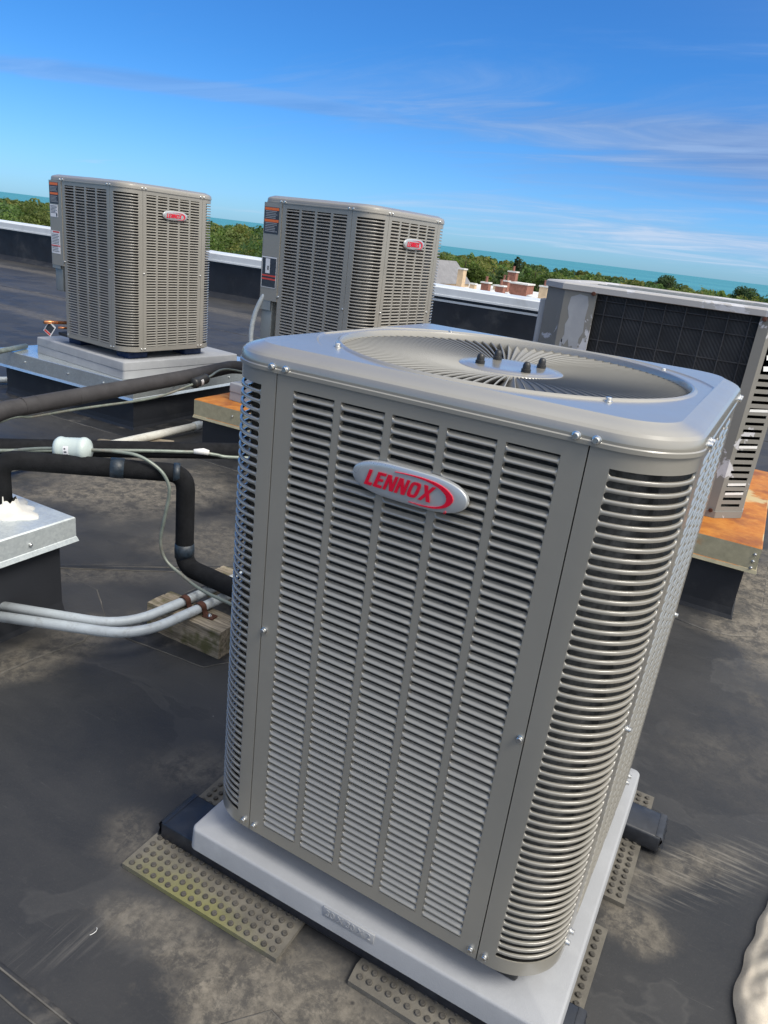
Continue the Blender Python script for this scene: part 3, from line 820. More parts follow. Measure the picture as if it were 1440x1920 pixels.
disconnect(UA, .262, ZA + .27, ZA + .455, False); disconnect(UB, .27, ZA + .16, ZA + .425, True)
# copper stubs with a hanging tag at the left unit
put('copper_stub', MB().tube([(-.30, .29, ZA + .075), (-.385, .33, ZA + .075), (-.43, .335, ZA + .075)], .011, 12).me('copper_stub', 'copper', 'all'), UA)
put('copper_stub', MB().tube([(-.30, .27, ZA + .045), (-.36, .30, ZA + .045)], .007, 12).me('copper_stub', 'copper', 'all'), UA)
tg = put('hanging_tag', MB().box(-.0012, .0012, -.030, .030, -.038, .038).me('hanging_tag', 'label_white'), UA, (-.392, .338, ZA + .032), (R_(35), 0, R_(20)))
put('printed_band', MB().box(-.0022, -.0014, -.024, .024, -.018, .030).me('printed_band', 'label_dark'), tg)
put('printed_band', MB().box(-.0022, -.0014, -.024, .024, -.034, -.022).me('printed_band', 'label_red'), tg)


# ------------------------------------------------------------------ pads, sleepers, mats
def sq_outline(half, rad, z, n=7):
    pts = []; k = half - rad
    for q in range(4):
        cx, cy = ((k, -k), (k, k), (-k, k), (-k, -k))[q]
        for i in range(n + 1):
            t = R_(-90 + 90 * q + 90 * i / n); pts.append((cx + rad * math.cos(t), cy + rad * math.sin(t), z))
    return pts


def pad_mesh(half, th):
    rings = [sq_outline(half + o, max(.003, .016 + o), z) for o, z in ((.0, 0), (.002, .002), (-.0005, th - .006), (-.0012, th - .003), (-.003, th - .001), (-.006, th), (-half + .03, th))]
    return MB().rings(rings, True, True, True).me('equipment_pad', 'pad_grey', True)


P1_ = put('equipment_pad', pad_mesh(.381, .05), None, (0, 0, .055), label='light grey moulded pad under the foreground condenser unit', cat='pad', group='plastic equipment pads')
pl = put('size_plate', bevel(MB().box(-.054, .054, -.0022, .004, -.0235, -.0015).me('size_plate', 'pad_grey'), .001), P1_, (-.004, -.3805, .05))
tm = text_mesh('30 X 30 X 2', .0190, .0005, 'pad_grey')
put('embossed_size', tm, pl, (0, -.0026, -.0125), (R_(90), 0, 0))
pm36 = pad_mesh(.457, .05)
for nm, c, ro, zz in (('left', (-3.33, 2.335), R_(-6.8), .30), ('middle', (-1.745, 2.36), R_(-6.8), .30)):
    for i in range(2):
        where = ('galvanised curb, under the far left unit' if nm == 'left' else 'rusty curb, under the middle unit')
        put('equipment_pad', pm36, None, (c[0], c[1], zz + .05 * i + .0004), (0, 0, ro), label='%s of two stacked pads on the %s' % ('lower' if i == 0 else 'upper', where), cat='pad', group='plastic equipment pads')

for nm, x0, x1, y0, y1, lb in (('front', -.475, .412, -.366, -.262, 'black wrapped timber sleeper under the front of the foreground pad'), ('back', -.470, .462, .236, .325, 'black wrapped timber sleeper under the back of the foreground pad')):
    o = thing('timber_sleeper', lb, 'sleeper', ((x0 + x1) / 2, (y0 + y1) / 2, .0112), 0, 'wrapped sleepers under the pad')
    hx, hy = (x1 - x0) / 2, (y1 - y0) / 2
    put('wrapped_timber', bevel(MB().box(-hx, hx, -hy, hy, 0, .0436).me('wrapped_timber', 'bitumen'), .005), o)
    for sx in (-1, 1):
        e = hx + .0055; mb = MB(); rr = random.Random(int(sx * 7 + y0 * 100)); rings = []
        for j in range(9):
            yy = -hy + .002 + (2 * hy - .004) * j / 8; w_ = lambda m: rr.uniform(-m, m)
            rings.append([(sx * (hx - .012), yy, .0445), (sx * (hx + .001), yy, .0440 + w_(.001)), (sx * (e + w_(.002)), yy + w_(.002), .034 + w_(.003)), (sx * (e - .003 + w_(.003)), yy, .022 + w_(.003)), (sx * (e + .004 + w_(.004)), yy + w_(.003), .010 + w_(.003)), (sx * (e + .002 + w_(.004)), yy, .001)])
        put('folded_end', mb.rings(rings, False).me('folded_end', 'bitumen', 'all'), o)


def mat_mesh(w, d, chamfer=0.):
    mb = MB(); th = .0105
    pts = [(0, 0), (w, 0), (w, d), (0, d)] if not chamfer else [(0, 0), (w, 0), (w, d), (chamfer, d), (chamfer * .6, d * .4), (-.004, .035)]
    n = len(pts)
    mb.add([(x, y, 0) for x, y in pts] + [(x, y, th) for x, y in pts], [tuple(range(n, 2 * n))] + [(i, (i + 1) % n, n + (i + 1) % n, n + i) for i in range(n)])
    st = .0195
    nx_, ny_ = int((w - .022) / st) + 1, int((d - .022) / st) + 1; mx, my = (w - (nx_ - 1) * st) / 2, (d - (ny_ - 1) * st) / 2
    for i in range(nx_):
        for j in range(ny_):
            cx, cy = mx + i * st + random.uniform(-.0006, .0006), my + j * st + random.uniform(-.0006, .0006)
            if chamfer and i == 0 and j > 2: continue
            mb.lathe([(.0074, th - .0001), (.0068, th + .0004), (.0058, th + .0003), (.0055, th + .0020), (.0051, th + .0040), (.0038, th + .0047), (.0011, th + .0042)], (cx, cy, 0), 10, 'Z', False)
            k = len(mb.v); mb.f.append(list(range(k - 10, k)))
    me = mb.me('rubber_mat', 'rubber_mat', True); me.materials.append(MATS['bare_rubber'])
    idx = np.zeros(len(me.polygons), dtype=np.int32); per = 6 * 10 + 1; k0 = n + 1
    for q in range(nx_ * ny_):
        idx[k0 + q * per + 20:k0 + (q + 1) * per] = 1
    me.polygons.foreach_set('material_index', idx[:len(me.polygons)])
    return me


for x, y, w, d, ch, ro, lb in ((-.489, -.458, .384, .315, 0, .012, 'studded rubber mat at the front left corner of the pad, mossy green along its edge'),
                               (.026, -.416, .380, .385, .02, -.01, 'studded rubber mat under the front right corner of the foreground pad'),
                               (.046, .047, .381, .383, 0, .0, 'studded rubber mat under the back right corner of the foreground pad'),
                               (-.48, .06, .381, .37, 0, .01, 'studded rubber mat under the back left corner of the foreground pad')):
    put('rubber_mat', mat_mesh(w, d, ch), None, (x, y, .0008), (0, 0, ro), lb, 'mat', 'studded rubber mats')


# ------------------------------------------------------------------ roof curbs
def curb(name, label, x0, x1, y0, y1, zb, zt, metal, screws=True):
    o = thing(name, label, 'curb', ((x0 + x1) / 2, (y0 + y1) / 2, 0), 0, 'metal capped roof curbs')
    hx, hy = (x1 - x0) / 2, (y1 - y0) / 2; i = .035
    b_ = MB(); n = 26; path = []
    rings = []
    for s, z in ((.012, .0), (.004, .02), (0, .05), (0, zb + .03)):
        rings.append([(-hx + i - s, -hy + i - s, z), (hx - i + s, -hy + i - s, z), (hx - i + s, hy - i + s, z), (-hx + i - s, hy - i + s, z)])
    put('curb_body', b_.rings(rings).me('curb_body', 'membrane_wall'), o)
    c = MB(); sq = lambda g, z: [(-hx - g, -hy - g, z), (hx + g, -hy - g, z), (hx + g, hy + g, z), (-hx - g, hy + g, z)]
    c.rings([sq(-.012, zb + .004), sq(.006, zb), sq(.0015, zb + .014), sq(.0, zb + .016), sq(0, zt - .004), sq(-.004, zt)], True, False, True)
    cp = put('metal_cap', c.me('metal_cap', metal), o)
    if screws:
        for sx in (-.55, .1, .6): put('screw', SCREW, cp, (hx * sx, -hy - .0005, (zb + zt) / 2 + .01))
        for sy in (-.5, .3): put('screw', SCREW, cp, (hx + .0005, hy * sy, (zb + zt) / 2), (0, 0, R_(90)))
    return o, cp, hx, hy


curb('roof_curb', 'black roof curb with shiny galvanised cap under the far left unit', -4.06, -2.835, 1.805, 3.13, .19, .30, 'new_galvanised')
curb('roof_curb', 'black roof curb with rusty cap behind the foreground unit, left of it', -2.37, -1.145, 1.81, 3.13, .195, .30, 'rusty')
oC, cpC, hxC, hyC = curb('roof_curb', 'black roof curb with orange rusty cap under the old unit on the right', -.68, .55, 1.68, 3.02, .225, .33, 'rusty')
for z in (.245, .272, .300): put('rivet', SCREW, cpC, (hxC - .018, -hyC - .0005, z))
oD, cpD, hxD, hyD = curb('roof_curb', 'black roof curb with galvanised cap and white sealant at the left edge', -2.15, -1.362, -.80, .172, .262, .343, 'galvanised', False)
put('screw', SCREW, cpD, (hxD + .0005, .325, .30), (0, 0, R_(90)))
mb = MB(); nr = random.Random(4); rings = []; lob = [1 + .22 * math.sin(3 * j * .2244 + 1) + .14 * math.sin(7 * j * .2244) + nr.uniform(-.06, .06) for j in range(28)]
for r, z, w_ in ((.088, .0, 1), (.086, .005, 1), (.070, .009, .8), (.052, .013, .5), (.040, .022, .25), (.034, .034, .1), (.0312, .040, .0)):
    rings.append([(r * (1 + (lob[j] - 1) * w_) * math.cos(2 * math.pi * j / 28), r * (1 + (lob[j] - 1) * w_) * math.sin(2 * math.pi * j / 28), z * (1 + nr.uniform(-.15, .2))) for j in range(28)])
for a_, h_ in ((-48, .060), (-30, .045)):
    c_, s_ = math.cos(R_(a_)), math.sin(R_(a_))
    mb.tube([(.031 * c_, .031 * s_, .012), (.032 * c_, .032 * s_, h_ * .5), (.0305 * c_, .0305 * s_, h_)], [.006, .003, .0015], 8)
put('sealant_collar', mb.rings(rings).me('sealant_collar', 'sealant', 'all'), oD, (-1.535 + 1.756, .062 + .314, .3425), label='lumpy white sealant round the pipe')

# ------------------------------------------------------------------ the old unit on the right
oX, oY, oZ = -.05, 2.42, .331
U3 = thing('old_condenser_unit', 'old weathered condenser unit with peeling paint and black coil on rusty curb', 'condenser unit', (oX, oY, oZ))
XL, XR, YF, YB, CH = -.50, .50, -.50, .50, .105; HT = .815
fx = lambda x: x - oX
def wall_panel(name, p, q, z0, z1, th=.008, mat='old_paint', parent=U3):
    p, q = Vector((*p, 0)), Vector((*q, 0)); d = (q - p).normalized(); n = Vector((d.y, -d.x, 0)) * th
    r = [[v + Vector((0, 0, z)) for v in (p, q, q - n, p - n)] for z in (z0, z1)]
    return put(name, MB().rings(r, True, True, True).me(name, mat), parent)
wall_panel('corner_sheet', (XL, YF + CH), (XL + CH, YF), .02, HT)
fp_ = wall_panel('access_panel', (XL + CH, YF), (fx(-.309), YF), .02, HT)
wall_panel('corner_post', (fx(.315), YF), (fx(.352), YF), .02, HT)
wall_panel('side_sheet', (XL, YB - CH), (XL, YF + CH), .02, HT); wall_panel('rear_sheet', (XR - CH, YB), (XL + CH, YB), .02, HT)
wall_panel('corner_sheet', (XR, YB - CH), (XR - CH, YB), .02, HT); wall_panel('corner_sheet', (XL + CH, YB), (XL, YB - CH), .02, HT)
wall_panel('side_sheet', (XR, YF + CH), (XR, YB - CH), .02, HT)
# patch of bare primer where the paint has peeled
pp = [(.0, .0), (.012, .03), (.006, .07), (.018, .10), (.004, .14), (.010, .185), (.05, .20), (.09, .195), (.10, .16), (.096, .11), (.10, .05), (.085, .02), (.088, -.04), (.066, -.06), (.06, -.012), (.045, -.02), (.034, .012), (.018, -.015)]
put('bare_patch', mesh('bare_patch', [(XL + CH + .022 + x * .88, YF - .0006, .60 + z) for x, z in pp], [tuple(range(len(pp)))], 'pad_grey'), fp_)
pp2 = [(.0, .0), (.012, .02), (.014, .05), (.022, .055), (.024, .02), (.016, -.008)]
put('bare_patch', mesh('bare_patch', [(XL + CH + .006 + x, YF - .0006, .555 + z) for x, z in pp2], [tuple(range(len(pp2)))], 'pad_grey'), fp_)
# slotted corner sheet facing the sun
p0, p1 = Vector((fx(.352), YF, 0)), Vector((XR, YF + (XR - fx(.352)), 0)); dv = (p1 - p0).normalized(); wl = (p1 - p0).length; nn = Vector((dv.y, -dv.x, 0))
mb = MB(); zz = .05; ns = 0
def strip(u0, u1, z0, z1, th=.003):
    r = [[p0 + dv * u + nn * o + Vector((0, 0, z)) for (u, o) in ((u0, 0), (u1, 0), (u1, -th), (u0, -th))] for z in (z0, z1)]; mb.rings(r, True, True, True)
strip(0, .022, .02, HT); strip(wl - .022, wl, .02, HT)
z = .02; mats = []
while z < HT - .03:
    bar = .0165 if z > .03 else .028
    if .60 < z < .74: z += .030; continue
    strip(.022, wl - .022, z, z + bar); z += bar + .0125
strip(.022, wl - .022, HT - .03, HT)
sc = put('slotted_corner', mb.me('slotted_corner', 'old_paint'), U3)
for zz in (.612, .655, .70): put('bent_tab', MB().add([p0 + dv * .03 + nn * .004 + Vector((0, 0, zz)), p0 + dv * (wl - .05) + nn * .010 + Vector((0, 0, zz + .004)), p0 + dv * (wl - .055) + nn * .004 + Vector((0, 0, zz + .022)), p0 + dv * .028 + nn * .001 + Vector((0, 0, zz + .018))], [(0, 1, 2, 3)]).me('bent_tab', 'white_plastic'), sc)
for zz in (.10, .14, .30, .45): put('white_paint_mark', MB().add([p0 + dv * .024 + nn * .0012 + Vector((0, 0, zz)), p0 + dv * (wl - .023) + nn * .0012 + Vector((0, 0, zz + .002)), p0 + dv * (wl - .023) + nn * .0012 + Vector((0, 0, zz + .013)), p0 + dv * .024 + nn * .0012 + Vector((0, 0, zz + .011))], [(0, 1, 2, 3)]).me('white_paint_mark', 'white_plastic'), sc)
# coil behind a wire guard
m, t, b = newmat('old_coil'); vec = t.n('ShaderNodeTexCoord').outputs['Object']
wv = t.n('ShaderNodeTexWave', wave_type='BANDS', bands_direction='DIAGONAL'); t.l(t.mapping(vec, rot=(0, 0, 0), sc=(1, .0, .75)), wv.inputs[0]); wv.inputs['Scale'].default_value = 42; wv.inputs['Distortion'].default_value = .4
t.put(b.inputs['Base Color'], t.mix(t.math('MULTIPLY', wv.outputs['Fac'], t.rng(t.noise(vec, 9, 4), .3, .65)), (.007, .0075, .009), (.040, .041, .044))); b.inputs['Roughness'].default_value = .6
cw0, cw1 = fx(-.309), fx(.315)
put('coil', MB().box(XL + .09, XR - .10, YF + .035, YB - .03, .03, HT - .005).me('coil', 'old_coil'), U3)
put('coil_frame', MB().box(cw0, cw1, YF + .004, YF + .034, .02, .05).me('coil_frame', 'old_paint'), U3)
for i in range(8):
    xx = cw0 + .038 + (cw1 - cw0 - .07) * i / 7
    put('guard_wire', MB().tube([(xx, YF + .022, .045), (xx, YF + .022, HT - .01)], .0024, 6).me('guard_wire', 'elec_dark'), U3)
for z in (.10, .205, .31, .415, .52, .625, .73, .785): put('guard_wire', MB().tube([(cw0, YF + .027, z), (cw1, YF + .027, z)], .0026, 6).me('guard_wire', 'elec_dark'), U3)
# base rail and top
def octo(g, z, ch=CH): return [(XL - g + ch, YF - g, z), (XR + g - (XR - fx(.352)), YF - g, z), (XR + g, YF - g + (XR - fx(.352)), z), (XR + g, YB + g - ch, z), (XR + g - ch, YB + g, z), (XL - g + ch, YB + g, z), (XL - g, YB + g - ch, z), (XL - g, YF - g + ch, z)]
put('base_rail', MB().rings([octo(.004, .0), octo(.004, .028)], True, True, True).me('base_rail', 'old_paint'), U3)
tp = put('top_rim', MB().rings([octo(.004, HT - .004), octo(.010, HT - .002), octo(.010, HT + .020), octo(.003, HT + .026), octo(-.07, HT + .028), octo(-.10, HT + .022), octo(-.105, HT - .01)]).me('top_rim', 'worn_rim'), U3)
for i in range(17):
    xx = XL + .10 + (XR - XL - .2) * i / 16
    put('grille_wire', MB().tube([(xx, YF + .10, HT + .012), (xx, YB - .10, HT + .012)], .003, 6).me('grille_wire', 'elec_grey'), tp)
for yy in (-.3, -.1, .1, .3): put('grille_wire', MB().tube([(XL + .1, yy, HT + .018), (XR - .1, yy, HT + .018)], .003, 6).me('grille_wire', 'elec_grey'), tp)
for xx, zz in ((fx(-.322), HT - .006), (fx(.330), HT - .012), (fx(.335), .03)): put('screw', MB().lathe([(.0001, 0), (.009, 0), (.008, .005), (.0001, .006)], n=10, axis='Y', cap=False).me('screw', 'strap_rust', True), U3, (xx, YF - .0105 if zz > .5 else YF - .005, zz))
put('electrical_box', bevel(MB().box(XL - .034, XL - .004, YF + .13, YF + .22, .10, HT - .06).me('electrical_box', 'pad_grey'), .006), U3)


# ------------------------------------------------------------------ pipes
def pipe(name, label, pts, r, mat, rad=.06, n=14, cat='pipe', sp=False):
    pts = spline(pts) if sp else fillet(pts, rad)
    o = thing(name, label, cat, tuple(pts[0]))
    p0_ = Vector(pts[0]); put('tube', MB().tube([p - p0_ for p in pts], r, n).me('tube', mat, 'all'), o)
    return o, p0_


# line set of the foreground unit
o, q0 = pipe('insulated_pipe', 'thick black insulated pipe rising from the sealed curb and dropping beside the foreground unit',
             [(-1.54, .053, .335), (-1.54, .053, .512), (-1.137, .412, .487), (-1.137, .412, .162), (-.46, .365, .158), (-.34, .335, .20)], .030, 'insulation', .055, 18)
for p, q, m_ in (((-1.137, .412, .245), (-1.137, .412, .195), 'tape_blue'), ((-1.305, .262, .4985), (-1.275, .289, .4965), 'tape_blue'), ((-1.150, .400, .4885), (-1.165, .387, .489), 'tape_blue')):
    put('tape_wrap', MB().tube([Vector(p) - q0, (Vector(p) + Vector(q)) / 2 - q0, Vector(q) - q0], [.0312, .0325, .0315], 18).me('tape_wrap', m_, 'all'), o)
o, q0 = pipe('refrigerant_line', 'thin greenish copper line bending down beside the thick black pipe', [(-1.66, .07, .36), (-1.635, .10, .45), (-1.585, .132, .507), (-1.529, .158, .525), (-1.463, .191, .536), (-1.412, .215, .541), (-1.361, .24, .546), (-1.29, .276, .55), (-1.228, .306, .544), (-1.174, .333, .51), (-1.148, .345, .469), (-1.145, .347, .426), (-1.158, .340, .342), (-1.168, .335, .267), (-1.150, .340, .205), (-1.09, .345, .172), (-.997, .338, .150), (-.866, .333, .145), (-.5, .31, .145), (-.36, .30, .18)], .0055, 'copper_green', n=10, sp=True)


def drier(name, label, a, b, r, mat, tag_mat):
    a, b = Vector(a), Vector(b); L = (b - a).length
    o = put(name, None, None, tuple(a), label=label, cat='filter drier'); o.rotation_mode = 'QUATERNION'; o.rotation_quaternion = (b - a).to_track_quat('X', 'Z')
    put('canister', MB().lathe([(.006, -.006), (r * .55, 0), (r * .86, .004), (r, .012), (r * 1.03, .018), (r * .985, .026), (r * .96, .030), (r * .96, L - .030), (r * .985, L - .026), (r * 1.03, L - .018), (r, L - .012), (r * .86, L - .004), (r * .55, L), (.006, L + .006)], n=28, axis='X').me('canister', mat, 'all'), o)
    # wrapped paper label with dark print
    lab = MB(); n = 10; rr = r * .975
    for u0, u1, t0, t1, m_ in ((L * .36, L * .52, 150, 275, tag_mat),):
        lab.rings([[(u, rr * math.cos(R_(t)), rr * math.sin(R_(t))) for t in [t0 + (t1 - t0) * k / n for k in range(n + 1)]] for u in (u0, u1)], False)
    pl_ = put('paper_label', lab.me('paper_label', tag_mat, 'all'), o)
    pr = MB(); rr = r * .985
    for k in range(7):
        t0 = 160 + k * 15; pr.rings([[(u, rr * math.cos(R_(t)), rr * math.sin(R_(t))) for t in (t0, t0 + 7)] for u in (L * .39, L * (.44 + .03 * (k % 3)))], False)
    put('printed_lines', pr.me('printed_lines', 'label_dark' if tag_mat == 'label_white' else 'label_white'), pl_)
    return o


drier('filter_drier', 'pale green filter drier canister on the thin copper line', (-1.462, .1915, .5360), (-1.366, .2380, .5455), .0375, 'filter_green', 'label_white')

# line set crossing behind
o, q0 = pipe('insulated_pipe', 'long dark insulated pipe running level behind the green filter drier', [(-2.78, -.33, .03), (-2.72, -.26, .35), (-1.48, 1.075, .35), (-.72, 1.89, .37), (-.62, 2.05, .44)], .034, 'insulation', .06, 18)
pipe('refrigerant_line', 'thin pale copper line strapped along the level dark pipe', [(-2.60, -.2, .33), (-1.95, .51, .352), (-1.714, .77, .356), (-1.604, .891, .354), (-1.554, .946, .353), (-1.51, .994, .343), (-1.443, 1.067, .332), (-1.1, 1.43, .332), (-.68, 1.87, .36)], .0075, 'copper_green', n=10, sp=True)
put('cable_tie', MB().tube([(-1.572, .928, .356), (-1.545, .957, .356), (-1.53, .972, .351)], [.010, .014, .011], 8).me('cable_tie', 'white_plastic', 'all'), None, label='silvery foil wrap on the thin line along the level pipe', cat='pipe wrap')

# line set of the middle unit, passing in front of the galvanised curb
o, q0 = pipe('insulated_pipe', 'long charcoal insulated pipe slanting in front of the galvanised curb', [(-2.62, .36, .12), (-2.46, .68, .372), (-2.46, .969, .38), (-2.532, 1.923, .382), (-2.598, 2.40, .385), (-2.30, 2.50, .40), (-2.06, 2.42, .47)], .040, 'insulation_grey', .07, 18)
for yy, xx in ((.80, -2.459), (.87, -2.4605), (1.10, -2.468), (1.35, -2.489)): put('wrap_seam', MB().lathe([(.0402, -.006), (.0414, -.003), (.0402, .001)], n=18, axis='Y', cap=False).me('wrap_seam', 'insulation_grey', 'all'), o, Vector((xx, yy, .378)) - q0, (0, 0, R_(5)))
pipe('refrigerant_line', 'thin grey line sagging below the charcoal pipe', [(-2.60, .35, .15), (-2.45, .696, .329), (-2.45, .846, .327), (-2.45, 1.016, .327), (-2.45, 1.202, .324), (-2.45, 1.46, .317), (-2.45, 1.63, .321), (-2.45, 1.772, .339), (-2.45, 1.952, .371), (-2.46, 2.034, .384), (-2.50, 2.25, .40), (-2.25, 2.44, .36), (-2.05, 2.40, .46)], .0065, 'copper_green', n=10, sp=True)
drier('filter_drier', 'black filter drier hanging below the charcoal pipe', (-2.45, 1.885, .360), (-2.455, 2.005, .381), .030, 'black_plastic', 'label_white')

# electrical conduits over the timber block
o, q0 = pipe('metal_conduit', 'pale grey metal conduit nearer the camera, bending over the timber block', [(-1.42, -.135, .1135), (-.985, .058, .1135), (-.955, .372, .1135), (-.90, 1.92, .1135), (-.62, 1.94, .1135)], .0155, 'conduit', .11, 14, 'conduit')
o, q0 = pipe('metal_conduit', 'pale grey metal conduit behind the other, bending over the timber block', [(-1.45, -.085, .1135), (-1.052, .075, .1135), (-1.022, .372, .1135), (-.965, 2.00, .1135), (-.62, 2.02, .1135)], .0155, 'conduit', .11, 14, 'conduit')
o, q0 = pipe('metal_conduit', 'old pale conduit lying along the roof in front of the galvanised curb', [(-2.64, .55, .040), (-2.625, 1.62, .040), (-2.60, 2.15, .045)], .024, 'old_pipe', .06, 14, 'conduit')
put('coupling', MB().lathe([(.0265, -.03), (.029, -.025), (.029, .025), (.0265, .03)], n=14, axis='Y').me('coupling', 'conduit', True), o, Vector((-2.603, 2.10, .045)) - q0)
pipe('metal_conduit', 'grimy conduit reaching the left corner of the galvanised curb', [(-3.60, 1.15, .33), (-3.838, 1.673, .325), (-3.965, 1.95, .318)], .017, 'copper_green', .05, 12, 'conduit')
pipe('metal_conduit', 'short pale conduit low at the left edge beyond the galvanised curb', [(-4.50, 1.50, .03), (-4.30, 1.93, .03), (-4.08, 2.35, .03)], .022, 'conduit', .05, 12, 'conduit')
for x, y, w, lb in ((-2.75, 1.53, .12, 'pale timber offcut under the roof conduit, left one'), (-2.58, 1.76, .15, 'flat pale timber offcut beside the roof conduit')):
    put('timber_offcut', bevel(MB().box(-w / 2, w / 2, -.045, .045, 0, .014).me('timber_offcut', 'weathered_wood'), .003), None, (x, y, .001), (0, 0, .5), lb, 'timber')


def timber(label, x0, x1, y0, y1, h, ro=0.):
    hx, hy = (x1 - x0) / 2, (y1 - y0) / 2
    mb = MB(); nx = 14; rings = []; rr = random.Random(int(x0 * 991))
    for i in range(nx + 1):
        x_ = -hx + 2 * hx * i / nx; j = lambda: rr.uniform(-.0012, .0012)
        rings.append([(x_ + j(), -hy + j(), 0), (x_, hy + j(), 0), (x_ + j(), hy + j(), h * .5), (x_ + j(), hy - .002 + j(), h - .002), (x_ + j(), hy * .5, h + j()), (x_ + j(), hy * .42, h - .004), (x_ + j(), hy * .34, h + j()), (x_ + j(), -hy * .3, h + j()), (x_ + j(), -hy + .003 + j(), h - .001), (x_ + j(), -hy + j(), h * .5)])
    return put('timber_block', mb.rings([r[::-1] for r in rings], True, True, True).me('timber_block', 'weathered_wood'), None, ((x0 + x1) / 2, (y0 + y1) / 2, .0035), (0, 0, ro), label, 'timber', 'timber blocks under the conduits')


timber('weathered timber block carrying two strapped conduits, left of the foreground unit', -1.135, -.838, .243, .352, .0905, -.01)
timber('weathered timber block behind the thick black pipe', -1.135, -.80, .53, .62, .0905, .02)
for x, y in ((-1.028, .297), (-.963, .297)):
    o = thing('pipe_strap', 'rusty strap holding the %s conduit to the timber block' % ('nearer' if x > -1 else 'farther'), 'strap', (x, y, .094), R_(4), 'rusty conduit straps')
    arc = [(.017 * math.cos(R_(t)), .017 * math.sin(R_(t)) + .0195) for t in range(-10, 191, 20)]
    sec = [(.050, .0035), (.030, .0035), (.020, .006)] + arc + [(-.0185, .004)]
    put('band', MB().rings([[(u, yy, v) for u, v in sec] for yy in (-.011, .011)], False).me('band', 'strap_rust', 'all'), o)
    put('band_edge', MB().rings([[(u * 1.06, yy, v * 1.04 + .0012) for u, v in sec] for yy in (-.0108, .0108)], False).me('band_edge', 'strap_rust', 'all'), o)
    put('flange', bevel(MB().box(.018, .058, -.015, .015, .0004, .005).me('flange', 'strap_rust'), .002), o)
    put('screw', MB().lathe([(.0001, 0), (.008, 0), (.0065, .005), (.0001, .0065)], n=10, cap=False).me('screw', 'zinc', True), o, (.038, 0, .005))

# ------------------------------------------------------------------ canvas drop cloth at the right edge
ey = [(-.50, .72), (-.30, .69), (-.16, .668), (-.105, .657), (-.053, .647), (-.015, .648), (.066, .661), (.149, .677), (.239, .695), (.33, .725), (.45, .79)]
def edge_x(y):
    for i in range(len(ey) - 1):
        if ey[i][0] <= y <= ey[i + 1][0]:
            t = (y - ey[i][0]) / (ey[i + 1][0] - ey[i][0]); t = t * t * (3 - 2 * t) * .5 + t * .5; return ey[i][1] * (1 - t) + ey[i + 1][1] * t
    return ey[-1][1]
from mathutils import noise as mn
rings = []; NY, NX = 120, 90
for i in range(NY + 1):
    y = -.50 + .95 * i / NY; row = []
    for j in range(NX + 1):
        u = j / NX; d = u ** 1.5 * .62
        e0 = edge_x(y)
        hem = .012 * math.exp(-((d - .010) / .010) ** 2)
        dome = .05 * (1 - math.exp(-d / .05)) + .02 * (1 - math.exp(-d / .2))
        fold = mn.noise(Vector((d * 9 + y * 5, y * 4 - d * 4, 1.3))) * .028 + mn.noise(Vector((d * 26 - y * 9, y * 15, 4.1))) * .010 + mn.noise(Vector((d * 60 + y * 30, y * 45 - d * 20, 7.7))) * .0045 + abs(mn.noise(Vector((d * 14 - y * 16, y * 6, 9.2)))) * .020
        crease = .02 * math.exp(-(((d - .055 - .25 * (y + .1)) / .016) ** 2)) * (1 if y > -.2 else .4)
        z = .004 + hem * .5 + dome + (fold * min(1, d / .05)) - crease * min(1, d / .03)
        row.append((e0 + d + .006 * math.sin(y * 60) * math.exp(-d / .03) * .3, y, max(.003, z)))
    rings.append(row)
for r in rings: r.insert(0, (r[0][0] + .002, r[0][1], .0012))
put('drop_cloth', MB().rings([r for r in rings[::-1]], False).me('drop_cloth', 'canvas', 'all'), None, label='crumpled beige canvas cloth lying on the roof at the right edge', cat='cloth')
put('plastic_scrap', MB().tube(spline([(0, 0, .001), (.0035, .0025, .002), (.007, .008, .003), (.006, .014, .002), (.0035, .0165, .0015)]), .0006, 6).me('plastic_scrap', 'white_plastic', 'all'), None, (-.42, -.598, .001), (0, 0, .3), 'small white curl of plastic on the roof, lower left', 'scrap')


# ------------------------------------------------------------------ beyond the parapet: houses and trees
def pol(az, d): return CAM.x + d * math.sin(R_(az)), CAM.y + d * math.cos(R_(az))


# flat-roofed brick house with chimneys
bx0, bx1, by0, by1, bz = -35.0, -20.5, 66.0, 92.0, -2.85
H1 = thing('neighbour_house', 'brick house with pale flat roof and several chimneys beyond the parapet', 'house', ((bx0 + bx1) / 2, (by0 + by1) / 2, -13.2))
cx_, cy_ = (bx0 + bx1) / 2, (by0 + by1) / 2
put('wall', MB().box(bx0 - cx_, bx1 - cx_, by0 - cy_, by1 - cy_, 0, bz + 13.2 - .3).me('wall', 'brick_red'), H1)
put('flat_roof', MB().box(bx0 - cx_ - .2, bx1 - cx_ + .2, by0 - cy_ - .2, by1 - cy_ + .2, bz + 13.2 - .3, bz + 13.2).me('flat_roof', 'flat_white'), H1)


def chimney(par, o, x, y, w, d, z0, z1, mat, pots=1):
    c = put('chimney', MB().box(-w / 2, w / 2, -d / 2, d / 2, 0, z1 - z0).me('chimney', mat), par, (x - o[0], y - o[1], z0 - o[2]))
    put('chimney_cap', MB().box(-w / 2 - .08, w / 2 + .08, -d / 2 - .08, d / 2 + .08, z1 - z0, z1 - z0 + .14).me('chimney_cap', 'flat_white'), c)
    for i in range(pots):
        px = (i - (pots - 1) / 2) * .42
        put('chimney_pot', MB().lathe([(.16, z1 - z0 + .14), (.14, z1 - z0 + .3), (.13, z1 - z0 + .6), (.16, z1 - z0 + .62), (.16, z1 - z0 + .68)], (px, 0, 0), 10).me('chimney_pot', 'brick_red'), c)


